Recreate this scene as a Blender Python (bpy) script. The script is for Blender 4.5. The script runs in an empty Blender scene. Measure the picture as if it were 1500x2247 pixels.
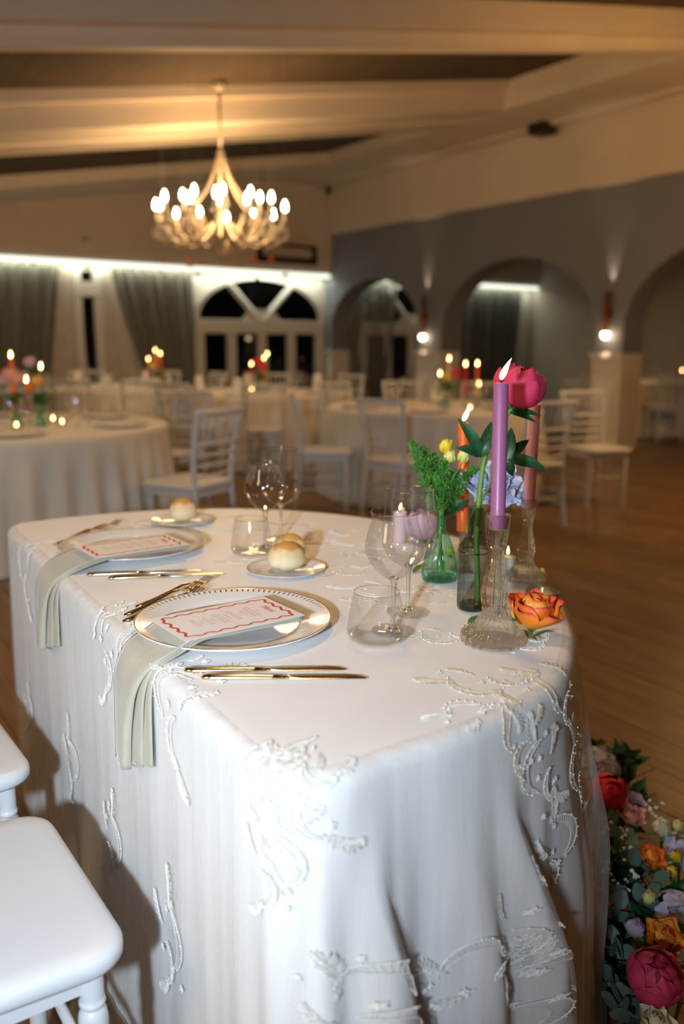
import bpy, math, random
import numpy as np
from mathutils import Vector, Matrix

sc = bpy.context.scene
col = sc.collection
PI = math.pi
rnd = random.Random(11)

# ------------------------------------------------------------------ camera
FOC = 1860.0                      # focal length in pixels of the 1500 x 2247 frame
CAM_H, PITCH, YAW, ROLL = 1.245, math.radians(11.2), math.radians(34.9), 0.004
fwd = Vector((math.sin(YAW)*math.cos(PITCH), math.cos(YAW)*math.cos(PITCH), -math.sin(PITCH)))
r0_ = Vector((math.cos(YAW), -math.sin(YAW), 0)); u0_ = r0_.cross(fwd)
rgt = r0_*math.cos(ROLL) + u0_*math.sin(ROLL); upv = rgt.cross(fwd)
CAM = Vector((0, 0, CAM_H))
cd = bpy.data.cameras.new('camera'); cam = bpy.data.objects.new('camera', cd); col.objects.link(cam)
M = Matrix((rgt, upv, -fwd)).transposed().to_4x4(); M.translation = CAM
cam.matrix_world = M
cd.sensor_fit = 'HORIZONTAL'; cd.sensor_width = 24.0; cd.lens = FOC/1500*24.0
cd.clip_start = 0.05; cd.clip_end = 100
cd.dof.use_dof = True; cd.dof.focus_distance = 1.42; cd.dof.aperture_fstop = 2.1
sc.camera = cam

def ray(x, y): return fwd + rgt*((x-750)/FOC) - upv*((y-1123.5)/FOC)
def Pz(x, y, z): d = ray(x, y); return CAM + d*((z-CAM_H)/d.z)
def Px(x, y, X): d = ray(x, y); return CAM + d*(X/d.x)
def Py(x, y, Y): d = ray(x, y); return CAM + d*(Y/d.y)
def Pd(x, y, dep): return CAM + ray(x, y)*dep
def proj(p):
    v = Vector(p)-CAM; z = v.dot(fwd); return (750+FOC*v.dot(rgt)/z, 1123.5-FOC*v.dot(upv)/z, z)

# ------------------------------------------------------------------ world, lights, exposure
w = bpy.data.worlds.new('night'); sc.world = w; w.use_nodes = True
w.node_tree.nodes['Background'].inputs[0].default_value = (0.030, 0.019, 0.010, 1)
w.node_tree.nodes['Background'].inputs[1].default_value = 0.3
sc.view_settings.view_transform = 'Standard'; sc.view_settings.look = 'None'
sc.view_settings.exposure = 0.0; sc.view_settings.gamma = 1.0; sc.view_settings.use_curve_mapping = False
sc.cycles.max_bounces = 7; sc.cycles.diffuse_bounces = 3; sc.cycles.glossy_bounces = 3; sc.cycles.transparent_max_bounces = 16; sc.cycles.transmission_bounces = 7; sc.cycles.use_adaptive_sampling = True; sc.cycles.adaptive_threshold = 0.09; sc.cycles.adaptive_min_samples = 20
sc.cycles.sample_clamp_indirect = 4.0; sc.cycles.caustics_reflective = True; sc.cycles.caustics_refractive = True
sc.cycles.blur_glossy = 0.6

def light(name, kind, loc, power, color, radius=0.1, target=None, **kw):
    d = bpy.data.lights.new(name, kind); d.energy = power; d.color = color
    if kind in ('POINT', 'SPOT'): d.shadow_soft_size = radius
    for k, v in kw.items(): setattr(d, k, v)
    o = bpy.data.objects.new(name, d); col.objects.link(o); o.location = loc
    if target is not None:
        o.rotation_euler = (Vector(target)-Vector(loc)).to_track_quat('-Z', 'Y').to_euler()
    return o
WARM = (1.0, 0.58, 0.24); WARM2 = (1.0, 0.60, 0.27); SOFT = (1.0, 0.78, 0.52)
# the photographer's flash, held out to the left of the lens
FLASH = Vector((-0.52, -0.08, 1.27))
light('camera_flash', 'SPOT', FLASH, 184, (0.78, 0.93, 1.10), 0.04, FLASH+Vector((math.sin(math.radians(29)), math.cos(math.radians(29)), -math.tan(math.radians(10)))), spot_size=math.radians(90), spot_blend=1.0)
# warm downlights of the hall ceiling (above the frame)
for nm, p, e in (('downlight_head_table', (1.05, 1.85, 2.75), 62), ('downlight_near_left', (1.0, 4.6, 2.85), 60),
                 ('downlight_mid', (4.6, 5.0, 3.2), 42), ('downlight_back', (3.6, 9.4, 3.0), 72), ('downlight_right', (5.8, 2.2, 3.2), 12),
                 ('downlight_far_room', (10.8, 8.0, 2.6), 50)):
    light(nm, 'SPOT', p, e, WARM2, 0.22, (p[0], p[1], 0), spot_size=math.radians(122), spot_blend=0.9)
# added fill points without fixtures, for bounced flash and warm ambient light
light('hall_fill', 'POINT', (-2.0, 0.6, 2.15), 85, SOFT, 0.4)
light('hall_fill_left', 'POINT', (-1.6, 5.0, 2.15), 45, WARM, 0.4)
light('hall_fill_right', 'POINT', (6.2, 2.9, 2.4), 125, (1.0, 0.53, 0.18), 0.4)

# ------------------------------------------------------------------ materials
def nt(m): return m.node_tree.nodes, m.node_tree.links
def pmat(name, c, rough=0.5, metal=0.0, noise=None, bump=None, sss=0, sheen=0, emis=None, trans=0, ior=1.45, spec=0.5, stretch=(1, 1, 1), aniso=0):
    m = bpy.data.materials.new(name); m.use_nodes = True; N, L = nt(m); b = N['Principled BSDF']
    b.inputs['Base Color'].default_value = (*c, 1); b.inputs['Roughness'].default_value = rough
    b.inputs['Metallic'].default_value = metal; b.inputs['IOR'].default_value = ior
    b.inputs['Specular IOR Level'].default_value = spec
    b.inputs['Transmission Weight'].default_value = trans
    if sss:
        b.inputs['Subsurface Weight'].default_value = sss; b.inputs['Subsurface Scale'].default_value = 0.012
        b.inputs['Subsurface Radius'].default_value = (1.0, 0.6, 0.45)
    if sheen: b.inputs['Sheen Weight'].default_value = sheen
    if aniso: b.inputs['Anisotropic'].default_value = aniso
    if emis: b.inputs['Emission Color'].default_value = (*emis[0], 1); b.inputs['Emission Strength'].default_value = emis[1]
    if noise or bump:
        tc = N.new('ShaderNodeTexCoord'); mp = N.new('ShaderNodeMapping'); mp.inputs['Scale'].default_value = stretch
        L.new(tc.outputs['Object'], mp.inputs[0])
    if noise:
        n = N.new('ShaderNodeTexNoise'); n.inputs['Scale'].default_value = noise[0]; n.inputs['Detail'].default_value = 4
        L.new(mp.outputs[0], n.inputs['Vector'])
        r = N.new('ShaderNodeValToRGB'); a = noise[1]
        r.color_ramp.elements[0].position = 0.3; r.color_ramp.elements[1].position = 0.7
        r.color_ramp.elements[0].color = (*[x*(1-a) for x in c], 1); r.color_ramp.elements[1].color = (*[min(1, x*(1+a)) for x in c], 1)
        L.new(n.outputs[0], r.inputs[0]); L.new(r.outputs[0], b.inputs['Base Color'])
    if bump:
        n2 = N.new('ShaderNodeTexNoise'); n2.inputs['Scale'].default_value = bump[0]; n2.inputs['Detail'].default_value = 3
        L.new(mp.outputs[0], n2.inputs['Vector'])
        bp = N.new('ShaderNodeBump'); bp.inputs['Strength'].default_value = bump[1]; bp.inputs['Distance'].default_value = bump[2] if len(bump) > 2 else 0.002
        L.new(n2.outputs[0], bp.inputs['Height']); L.new(bp.outputs[0], b.inputs['Normal'])
    return m
def thin_glass(name, tint=(0.99, 0.992, 0.99), edge=(0.90, 0.91, 0.905), gloss=0.9, bump=None):
    """thin walled glass: light passes straight through, reflection grows towards grazing"""
    m = bpy.data.materials.new(name); m.use_nodes = True; N, L = nt(m); N.remove(N['Principled BSDF'])
    out = N['Material Output']; tr = N.new('ShaderNodeBsdfTransparent'); gl = N.new('ShaderNodeBsdfGlossy')
    gl.inputs['Roughness'].default_value = 0.05; gl.inputs['Color'].default_value = (gloss, gloss, gloss, 1)
    lw = N.new('ShaderNodeLayerWeight'); lw.inputs[0].default_value = 0.28
    mx = N.new('ShaderNodeMixRGB'); mx.inputs[1].default_value = (*tint, 1); mx.inputs[2].default_value = (*edge, 1)
    L.new(lw.outputs['Facing'], mx.inputs[0]); L.new(mx.outputs[0], tr.inputs[0])
    fr = N.new('ShaderNodeFresnel'); fr.inputs[0].default_value = 1.5
    ad = N.new('ShaderNodeMath'); ad.operation = 'MINIMUM'; ad.inputs[1].default_value = 0.26; L.new(fr.outputs[0], ad.inputs[0])
    ms = N.new('ShaderNodeMixShader'); L.new(ad.outputs[0], ms.inputs[0]); L.new(tr.outputs[0], ms.inputs[1]); L.new(gl.outputs[0], ms.inputs[2])
    L.new(ms.outputs[0], out.inputs[0])
    if bump:
        tc = N.new('ShaderNodeTexCoord'); n = N.new('ShaderNodeTexNoise'); n.inputs['Scale'].default_value = bump[0]
        L.new(tc.outputs['Object'], n.inputs['Vector']); bp = N.new('ShaderNodeBump'); bp.inputs['Strength'].default_value = bump[1]; bp.inputs['Distance'].default_value = 0.003
        L.new(n.outputs[0], bp.inputs['Height']); L.new(bp.outputs[0], gl.inputs['Normal']); L.new(bp.outputs[0], fr.inputs['Normal']); L.new(bp.outputs[0], lw.inputs['Normal'])
    return m
def thick_glass(name, c=(1, 1, 1), bump=None, rough=0.0, mixf=0.55):
    m = bpy.data.materials.new(name); m.use_nodes = True; N, L = nt(m); N.remove(N['Principled BSDF'])
    g = N.new('ShaderNodeBsdfGlass'); g.inputs['Color'].default_value = (*c, 1); g.inputs['IOR'].default_value = 1.47; g.inputs['Roughness'].default_value = rough
    tr = N.new('ShaderNodeBsdfTransparent'); tr.inputs[0].default_value = (0.95, 0.96, 0.95, 1); ms = N.new('ShaderNodeMixShader'); ms.inputs[0].default_value = mixf
    L.new(tr.outputs[0], ms.inputs[1]); L.new(g.outputs[0], ms.inputs[2]); L.new(ms.outputs[0], N['Material Output'].inputs[0])
    if bump:
        tc = N.new('ShaderNodeTexCoord'); n = N.new('ShaderNodeTexVoronoi'); n.inputs['Scale'].default_value = bump[0]
        L.new(tc.outputs['Object'], n.inputs['Vector']); bp = N.new('ShaderNodeBump'); bp.inputs['Strength'].default_value = bump[1]; bp.inputs['Distance'].default_value = 0.002
        L.new(n.outputs[0], bp.inputs['Height']); L.new(bp.outputs[0], g.inputs['Normal'])
    return m
def emat(name, c, s):
    m = bpy.data.materials.new(name); m.use_nodes = True; N, L = nt(m); N.remove(N['Principled BSDF'])
    e = N.new('ShaderNodeEmission'); e.inputs[0].default_value = (*c, 1); e.inputs[1].default_value = s
    L.new(e.outputs[0], N['Material Output'].inputs[0]); return m
def petal_mat(name, base, tip, vein=0.15, rough=0.6, edge=None):
    """colour runs from the petal's base to its rim (uv v)"""
    m = bpy.data.materials.new(name); m.use_nodes = True; N, L = nt(m); b = N['Principled BSDF']
    uv = N.new('ShaderNodeUVMap'); sp = N.new('ShaderNodeSeparateXYZ'); L.new(uv.outputs[0], sp.inputs[0])
    n = N.new('ShaderNodeTexNoise'); n.inputs['Scale'].default_value = 5
    mp = N.new('ShaderNodeMapping'); mp.inputs['Scale'].default_value = (7, 0.6, 1); L.new(uv.outputs[0], mp.inputs[0]); L.new(mp.outputs[0], n.inputs['Vector'])
    ad = N.new('ShaderNodeMath'); ad.operation = 'MULTIPLY_ADD'; ad.inputs[1].default_value = vein*2; L.new(n.outputs[0], ad.inputs[0]); L.new(sp.outputs[1], ad.inputs[2])
    sb = N.new('ShaderNodeMath'); sb.operation = 'SUBTRACT'; sb.inputs[1].default_value = vein; L.new(ad.outputs[0], sb.inputs[0])
    r = N.new('ShaderNodeValToRGB'); r.color_ramp.elements[0].color = (*base, 1); r.color_ramp.elements[1].color = (*tip, 1)
    r.color_ramp.elements[0].position = 0.1; r.color_ramp.elements[1].position = 0.85
    if edge:
        e = r.color_ramp.elements.new(0.97); e.color = (*edge, 1)
    L.new(sb.outputs[0], r.inputs[0]); L.new(r.outputs[0], b.inputs['Base Color'])
    b.inputs['Roughness'].default_value = rough; b.inputs['Subsurface Weight'].default_value = 0.15; b.inputs['Subsurface Scale'].default_value = 0.004
    return m

MT = {}
MT['wall_beige'] = pmat('wall_beige', (0.56, 0.49, 0.40), 0.8, noise=(2, 0.05), bump=(60, 0.1))
MT['white_paint'] = pmat('white_paint', (0.72, 0.69, 0.62), 0.55, noise=(2, 0.03), bump=(50, 0.05))
MT['beam_paint'] = pmat('beam_paint', (0.66, 0.58, 0.48), 0.7, noise=(1.5, 0.05), bump=(30, 0.1))
MT['blue_paint'] = pmat('blue_paint', (0.20, 0.215, 0.245), 0.75, noise=(1.5, 0.06), bump=(50, 0.08))
MT['cane'] = pmat('woven_cane_ceiling', (0.075, 0.05, 0.03), 0.9, noise=(6, 0.25), bump=(14, 0.8, 0.02), stretch=(3, 0.4, 1))
MT['dark'] = pmat('black_metal', (0.012, 0.012, 0.013), 0.5, noise=(20, 0.1))
MT['night_glass'] = pmat('night_window_glass', (0.002, 0.002, 0.003), 0.03, spec=0.5, noise=(3, 0.2))
MT['copper'] = pmat('copper_tube', (0.34, 0.10, 0.045), 0.35, 0.8, noise=(30, 0.1))
MT['olive'] = pmat('olive_curtain', (0.17, 0.165, 0.13), 0.85, noise=(8, 0.1), sheen=0.3)
MT['sheer'] = pmat('sheer_curtain', (0.62, 0.55, 0.47), 0.85, noise=(8, 0.05))
MT['led'] = emat('led_strip_light', (0.97, 1.0, 0.84), 1.5)
MT['lamp_glow'] = emat('sconce_bulb_glow', (1.0, 0.72, 0.42), 26)
MT['bulb'] = emat('candle_bulb_glow', (1.0, 0.80, 0.47), 30)
MT['flame'] = emat('flame_glow', (1.0, 0.66, 0.28), 13)
MT['flame_far'] = emat('distant_flame_glow', (1.0, 0.62, 0.24), 22)
MT['crystal'] = pmat('chandelier_crystal', (0.42, 0.35, 0.25), 0.12, noise=(20, 0.1), spec=0.9)
MT['chair_white'] = pmat('white_chair_resin', (0.62, 0.64, 0.66), 0.34, noise=(4, 0.02), bump=(25, 0.05))
MT['satin'] = pmat('white_satin_cloth', (0.79, 0.785, 0.775), 0.5, noise=(5, 0.02), bump=(7, 0.10, 0.006), sheen=0.25)
MT['linen_bg'] = pmat('ivory_table_linen', (0.72, 0.68, 0.59), 0.6, noise=(5, 0.04), bump=(8, 0.15, 0.01), sheen=0.3)
MT['thread'] = pmat('ivory_embroidery_thread', (0.78, 0.75, 0.68), 0.4, noise=(120, 0.15), sheen=0.5)
MT['thread_gold'] = pmat('champagne_embroidery_thread', (0.70, 0.60, 0.44), 0.4, noise=(120, 0.2), sheen=0.5)
MT['bead'] = pmat('pearl_bead', (0.95, 0.93, 0.9), 0.12, noise=(40, 0.05), spec=0.9)
MT['porcelain'] = pmat('white_porcelain', (0.80, 0.80, 0.79), 0.10, noise=(4, 0.01), spec=0.6)
MT['gold_trim'] = pmat('gold_plate_trim', (0.62, 0.41, 0.16), 0.28, 1.0, noise=(80, 0.1))
MT['gold'] = pmat('champagne_gold_cutlery', (0.80, 0.64, 0.40), 0.16, 1.0, noise=(15, 0.05))
MT['napkin'] = pmat('sage_satin_napkin', (0.43, 0.40, 0.305), 0.42, noise=(30, 0.05), bump=(90, 0.12), sheen=0.35, stretch=(1, 3, 1))
MT['paper'] = pmat('white_card', (0.82, 0.805, 0.80), 0.7, noise=(30, 0.01))
MT['red_ink'] = pmat('red_ink', (0.62, 0.055, 0.045), 0.7, noise=(60, 0.08))
MT['text_ink'] = pmat('pale_red_ink', (0.66, 0.33, 0.30), 0.8, noise=(60, 0.08))
MT['glass'] = thin_glass('clear_stemware')
MT['rim_glass'] = thin_glass('glass_edge', (0.88, 0.88, 0.87), (0.55, 0.55, 0.53), 1.0)
MT['crystal_glass'] = thick_glass('pressed_clear_glass', (0.97, 0.985, 0.97))
MT['crystal_cut'] = thick_glass('pressed_dimpled_glass', (0.99, 1.0, 0.99), bump=(170, 0.22), mixf=0.62)
MT['green_glass'] = thin_glass('sea_green_glass', (0.68, 0.94, 0.88), (0.30, 0.68, 0.60), 1.0)
MT['smoke_glass'] = thin_glass('smoky_grey_glass', (0.60, 0.63, 0.60), (0.22, 0.235, 0.225), 1.0, bump=(120, 0.35))
MT['votive_glass'] = thin_glass('votive_glass', (0.92, 0.92, 0.9), (0.5, 0.48, 0.44), 1.0)
def wax(name, c, rough=0.35): return pmat(name, c, rough, noise=(25, 0.04), sss=0.35)
MT['wax_lav'] = wax('lavender_wax', (0.38, 0.13, 0.27)); MT['wax_pink'] = wax('pink_wax', (0.92, 0.46, 0.50)); MT['wax_orange'] = wax('orange_wax', (0.90, 0.16, 0.02))
MT['wax_pale'] = wax('pale_pink_wax', (0.74, 0.55, 0.58)); MT['wax_white'] = wax('white_wax', (0.85, 0.80, 0.72)); MT['wax_red'] = wax('red_wax', (0.60, 0.03, 0.02)); MT['wax_green'] = wax('green_wax', (0.16, 0.32, 0.18))
MT['wick'] = pmat('burnt_wick', (0.02, 0.015, 0.01), 0.9, noise=(50, 0.2))
MT['leaf'] = pmat('dark_green_leaf', (0.020, 0.085, 0.030), 0.38, noise=(40, 0.45), bump=(60, 0.2))
MT['leaf_mid'] = pmat('fresh_green_leaf', (0.055, 0.19, 0.035), 0.45, noise=(40, 0.35))
MT['stem'] = pmat('green_stem', (0.12, 0.30, 0.05), 0.45, noise=(30, 0.2))
MT['fern'] = pmat('feathery_goldenrod_green', (0.07, 0.24, 0.025), 0.6, noise=(60, 0.5))
MT['euc'] = pmat('eucalyptus_leaf', (0.10, 0.17, 0.145), 0.6, noise=(30, 0.25))
MT['gyp'] = pmat('white_gypsophila', (0.80, 0.78, 0.72), 0.7, noise=(90, 0.06))
MT['sage_lime'] = pmat('lime_bud', (0.30, 0.42, 0.08), 0.5, noise=(40, 0.2))
MT['p_orange'] = petal_mat('orange_rose_petal', (0.95, 0.42, 0.03), (0.92, 0.22, 0.02), 0.12, edge=(0.78, 0.05, 0.06))
MT['p_orange_in'] = petal_mat('orange_rose_inner_petal', (0.95, 0.33, 0.02), (0.95, 0.48, 0.05), 0.15, edge=(0.85, 0.16, 0.03))
MT['p_peony'] = petal_mat('crimson_peony_petal', (0.55, 0.02, 0.06), (0.72, 0.05, 0.13), 0.2)
MT['p_coral'] = petal_mat('coral_peony_petal', (0.85, 0.05, 0.03), (0.80, 0.03, 0.08), 0.2)
MT['p_pink'] = petal_mat('blush_rose_petal', (0.80, 0.62, 0.40), (0.85, 0.40, 0.33), 0.15)
MT['p_cream'] = petal_mat('cream_rose_petal', (0.70, 0.66, 0.30), (0.85, 0.76, 0.52), 0.12)
MT['p_yellow'] = petal_mat('yellow_rose_petal', (0.85, 0.55, 0.01), (0.92, 0.72, 0.06), 0.12)
MT['p_yellow_pale'] = petal_mat('pale_yellow_petal', (0.62, 0.62, 0.10), (0.90, 0.80, 0.28), 0.12)
MT['p_blue'] = petal_mat('powder_blue_petal', (0.46, 0.48, 0.72), (0.60, 0.63, 0.82), 0.2)
MT['p_lilac'] = petal_mat('lilac_petal', (0.50, 0.36, 0.46), (0.62, 0.44, 0.56), 0.2)
MT['p_dried'] = petal_mat('dried_orange_petal', (0.75, 0.16, 0.02), (0.85, 0.28, 0.04), 0.2)
MT['p_dried_y'] = petal_mat('dried_yellow_petal', (0.80, 0.45, 0.04), (0.85, 0.55, 0.10), 0.2)
MT['crust'] = None

# ------------------------------------------------------------------ mesh helpers
class MB:
    def __init__(s): s.v = []; s.f = []
    def add(s, v, f):
        o = len(s.v); s.v += [tuple(x) for x in v]; s.f += [tuple(i+o for i in q) for q in f]; return s
    def box(s, c, d, rz=0, M=None):
        x, y, z = d[0]/2, d[1]/2, d[2]/2; ca, sa = math.cos(rz), math.sin(rz); v = []
        for k in (-z, z):
            for a, b in ((-x, -y), (x, -y), (x, y), (-x, y)):
                p = Vector((c[0]+a*ca-b*sa, c[1]+a*sa+b*ca, c[2]+k)); v.append(M @ p if M else p)
        return s.add(v, [(0, 3, 2, 1), (4, 5, 6, 7), (0, 1, 5, 4), (1, 2, 6, 5), (2, 3, 7, 6), (3, 0, 4, 7)])
    def lathe(s, prof, n=32, mod=None, c=(0, 0, 0), closed=False):
        v = []; f = []; m = len(prof)
        for i, (r, z) in enumerate(prof):
            for j in range(n):
                t = 2*PI*j/n; rr = mod(t, z, r, i) if mod else r
                v.append((c[0]+rr*math.cos(t), c[1]+rr*math.sin(t), c[2]+z))
        for i in range(m-1):
            for j in range(n): k = (j+1) % n; f.append((i*n+j, i*n+k, (i+1)*n+k, (i+1)*n+j))
        if closed:
            f.append(tuple(range(n))[::-1]); f.append(tuple((m-1)*n+j for j in range(n)))
        return s.add(v, f)
    def tube(s, pts, rad, n=8, caps=True, flat=1.0, up=None):
        P = [Vector(p) for p in pts]; m = len(P)
        if not hasattr(rad, '__len__'): rad = [rad]*m
        v = []; f = []; prev = None
        for i in range(m):
            t = (P[min(i+1, m-1)]-P[max(i-1, 0)]).normalized()
            if prev is None:
                a = Vector(up) if up else (Vector((0, 0, 1)) if abs(t.z) < 0.9 else Vector((1, 0, 0)))
                nrm = (a-t*a.dot(t)).normalized()
            else: nrm = (prev-t*prev.dot(t)).normalized()
            prev = nrm; bn = t.cross(nrm)
            for j in range(n):
                q = 2*PI*j/n; v.append(P[i]+(nrm*math.sin(q)*flat+bn*math.cos(q))*rad[i])
        for i in range(m-1):
            for j in range(n): k = (j+1) % n; f.append((i*n+j, i*n+k, (i+1)*n+k, (i+1)*n+j))
        if caps: f.append(tuple(range(n))[::-1]); f.append(tuple((m-1)*n+j for j in range(n)))
        return s.add(v, f)
    def grid(s, fn, nu, nv, wrap=False):
        v = [fn(i, j) for j in range(nv) for i in range(nu)]; f = []
        for j in range(nv-1):
            for i in range(nu if wrap else nu-1):
                k = (i+1) % nu; f.append((j*nu+i, j*nu+k, (j+1)*nu+k, (j+1)*nu+i))
        return s.add(v, f)
    def ball(s, c, r, n=8, m=6, sc3=(1, 1, 1)):
        v = []; f = []
        for i in range(m+1):
            a = PI*i/m
            for j in range(n):
                b = 2*PI*j/n; v.append((c[0]+r*sc3[0]*math.sin(a)*math.cos(b), c[1]+r*sc3[1]*math.sin(a)*math.sin(b), c[2]+r*sc3[2]*math.cos(a)))
        for i in range(m):
            for j in range(n): k = (j+1) % n; f.append((i*n+j, (i+1)*n+j, (i+1)*n+k, i*n+k))
        return s.add(v, f)
    def poly(s, pts, z0, z1, axis='z'):
        """extruded polygon; pts 2D; axis is the extrusion axis"""
        n = len(pts); mk = {'z': lambda a, b, h: (a, b, h), 'x': lambda a, b, h: (h, a, b), 'y': lambda a, b, h: (a, h, b)}[axis]
        v = [mk(a, b, z0) for a, b in pts]+[mk(a, b, z1) for a, b in pts]
        f = [tuple(range(n))[::-1], tuple(range(n, 2*n))]+[(i, (i+1) % n, n+(i+1) % n, n+i) for i in range(n)]
        return s.add(v, f)
    def mesh(s, name, mat, smooth=True):
        me = bpy.data.meshes.new(name); me.from_pydata(s.v, [], s.f)
        if mat: me.materials.append(mat)
        if smooth: me.polygons.foreach_set('use_smooth', [True]*len(me.polygons))
        me.update(); return me
    def build(s, name, mat, parent=None, smooth=True, loc=None, bevel=0, angle=None):
        return obj(name, s.mesh(name, mat, smooth), parent, loc, bevel, angle)
def obj(name, me, parent=None, loc=None, bevel=0, angle=None):
    o = bpy.data.objects.new(name, me); col.objects.link(o)
    if parent is not None: o.parent = parent
    if loc is not None: o.location = loc
    if bevel:
        b = o.modifiers.new('bevel', 'BEVEL'); b.width = bevel; b.segments = 2; b.limit_method = 'ANGLE'; b.angle_limit = math.radians(40)
    if angle:
        try: me.set_sharp_from_angle(angle=math.radians(angle))
        except Exception: pass
    return o
def empty(name, loc=(0, 0, 0), rz=0, axis=None):
    o = bpy.data.objects.new(name, None); col.objects.link(o); o.empty_display_size = 0.03
    o.location = loc; o.rotation_euler = (0, 0, rz)
    if axis is not None: o.rotation_euler = (Matrix.Rotation(0, 3, 'Z') @ Vector(axis).to_track_quat('Z', 'Y').to_matrix()).to_euler()
    return o
def tag(o, label, cat, group=None, kind=None):
    o['label'] = label
    if cat: o['category'] = cat
    if group: o['group'] = group
    if kind: o['kind'] = kind
    return o
def struct(o, label=None):
    o['kind'] = 'structure'
    if label: o['label'] = label
    return o
def copy_tree(o, parent=None):
    kids = list(o.children); c = o.copy(); col.objects.link(c); c.parent = parent
    for k in kids: copy_tree(k, c)
    return c
def place(proto, used, loc, rz=0, label=None, cat=None, group=None, scale=None):
    """first call moves the prototype itself, later calls copy it"""
    o = proto if proto.name not in used else copy_tree(proto)
    used.add(proto.name)
    o.location = loc; o.rotation_euler = (0, 0, rz)
    if scale: o.scale = (scale,)*3
    if 'group' in o.keys() and not group: del o['group']
    if label: tag(o, label, cat, group)
    return o
USED = set()
def sm(x): x = max(0.0, min(1.0, x)); return x*x*(3-2*x)

# ================================================================== THE HALL
XR, YB, YF = 8.45, 12.66, 12.45          # arcade wall, window wall, bulkhead face
# ---- floor
def floor_mat(name, rough=0.42):
    m = bpy.data.materials.new(name); m.use_nodes = True; N, L = nt(m); b = N['Principled BSDF']
    tc = N.new('ShaderNodeTexCoord'); mp = N.new('ShaderNodeMapping'); mp.inputs['Scale'].default_value = (22, 1.6, 1)
    oi = N.new('ShaderNodeObjectInfo'); cm = N.new('ShaderNodeCombineXYZ')
    mu = N.new('ShaderNodeMath'); mu.operation = 'MULTIPLY'; mu.inputs[1].default_value = 40; L.new(oi.outputs['Random'], mu.inputs[0])
    L.new(mu.outputs[0], cm.inputs[0]); L.new(mu.outputs[0], cm.inputs[1]); L.new(cm.outputs[0], mp.inputs['Location'])
    L.new(tc.outputs['Object'], mp.inputs[0])
    n = N.new('ShaderNodeTexNoise'); n.inputs['Scale'].default_value = 2.2; n.inputs['Detail'].default_value = 7; n.inputs['Distortion'].default_value = 0.6
    L.new(mp.outputs[0], n.inputs['Vector'])
    r = N.new('ShaderNodeValToRGB'); r.color_ramp.elements[0].position = 0.3; r.color_ramp.elements[1].position = 0.72
    r.color_ramp.elements[0].color = (0.11, 0.062, 0.026, 1); r.color_ramp.elements[1].color = (0.26, 0.15, 0.068, 1)
    L.new(n.outputs[0], r.inputs[0])
    hs = N.new('ShaderNodeHueSaturation'); v = N.new('ShaderNodeMath'); v.operation = 'MULTIPLY_ADD'; v.inputs[1].default_value = 0.35; v.inputs[2].default_value = 0.82
    L.new(oi.outputs['Random'], v.inputs[0]); L.new(v.outputs[0], hs.inputs['Value']); L.new(r.outputs[0], hs.inputs['Color']); L.new(hs.outputs[0], b.inputs['Base Color'])
    bp = N.new('ShaderNodeBump'); bp.inputs['Strength'].default_value = 0.15; L.new(n.outputs[0], bp.inputs['Height']); L.new(bp.outputs[0], b.inputs['Normal'])
    b.inputs['Roughness'].default_value = rough
    return m
MT['plank'] = floor_mat('oak_plank')
floor = MB().box((5, 5, -0.056), (22, 22, 0.1)).build('floor', MT['plank'], smooth=False)
struct(floor, 'brown oak plank floor of the banquet hall')
PW, PL = 0.19, 1.55
plank_me = MB().box((0, 0, 0), (PW-0.004, PL-0.004, 0.012)).mesh('plank', MT['plank'], False)
k = 0
for i in range(36):
    y0 = 0.35 - rnd.random()*PL
    for j in range(6):
        y = y0+PL*(j+0.5); x = 0.12+PW*i
        if y > 7.4 or k >= 230: continue
        if x > 2.6 and y < 0.9: continue
        o = obj('plank', plank_me, floor, (x, y, -0.006+rnd.uniform(-0.0006, 0.0006))); k += 1

# ---- arcade wall on the right
arches = [(10.13, 12.46, 1.52, 2.27), (6.81, 9.59, 1.42, 2.36), (3.55, 6.41, 1.42, 2.40)]
ZW, ZT, TH = 1.147, 3.06, 0.36
def zo(y):
    for a, b, s, t in arches:
        if a < y < b:
            c, h = (a+b)/2, (b-a)/2; return s+(t-s)*math.sqrt(max(0, 1-((y-c)/h)**2))
    return None
ys = [1.5]
for a, b, s, t in reversed(arches):
    c, h = (a+b)/2, (b-a)/2
    ys += [c-h*math.cos(PI*i/36) for i in range(37)]
ys += [YB+0.3]
m = MB()
for i in range(len(ys)-1):
    y0, y1 = ys[i], ys[i+1]; ym = (y0+y1)/2; z = zo(ym)
    if z is None:
        for x in (XR, XR+TH): m.add([(x, y0, ZW), (x, y1, ZW), (x, y1, ZT), (x, y0, ZT)], [(0, 1, 2, 3)])
    else:
        ar = [q for q in arches if q[0] < ym < q[1]][0]
        za = zo(y0) or ar[2]; zb = zo(y1) or ar[2]
        for x in (XR, XR+TH): m.add([(x, y0, za), (x, y1, zb), (x, y1, ZT), (x, y0, ZT)], [(0, 1, 2, 3)])
        m.add([(XR, y0, za), (XR, y1, zb), (XR+TH, y1, zb), (XR+TH, y0, za)], [(0, 1, 2, 3)])
for a, b, s, t in arches:
    for y in (a, b): m.add([(XR, y, ZW), (XR+TH, y, ZW), (XR+TH, y, s), (XR, y, s)], [(0, 1, 2, 3)])
struct(m.build('wall_right', MT['blue_paint'], smooth=False), 'grey blue arcade wall with three arched openings')
piers = [(1.5, 3.55), (6.41, 6.81), (9.59, 10.13), (12.46, 12.66)]
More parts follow.
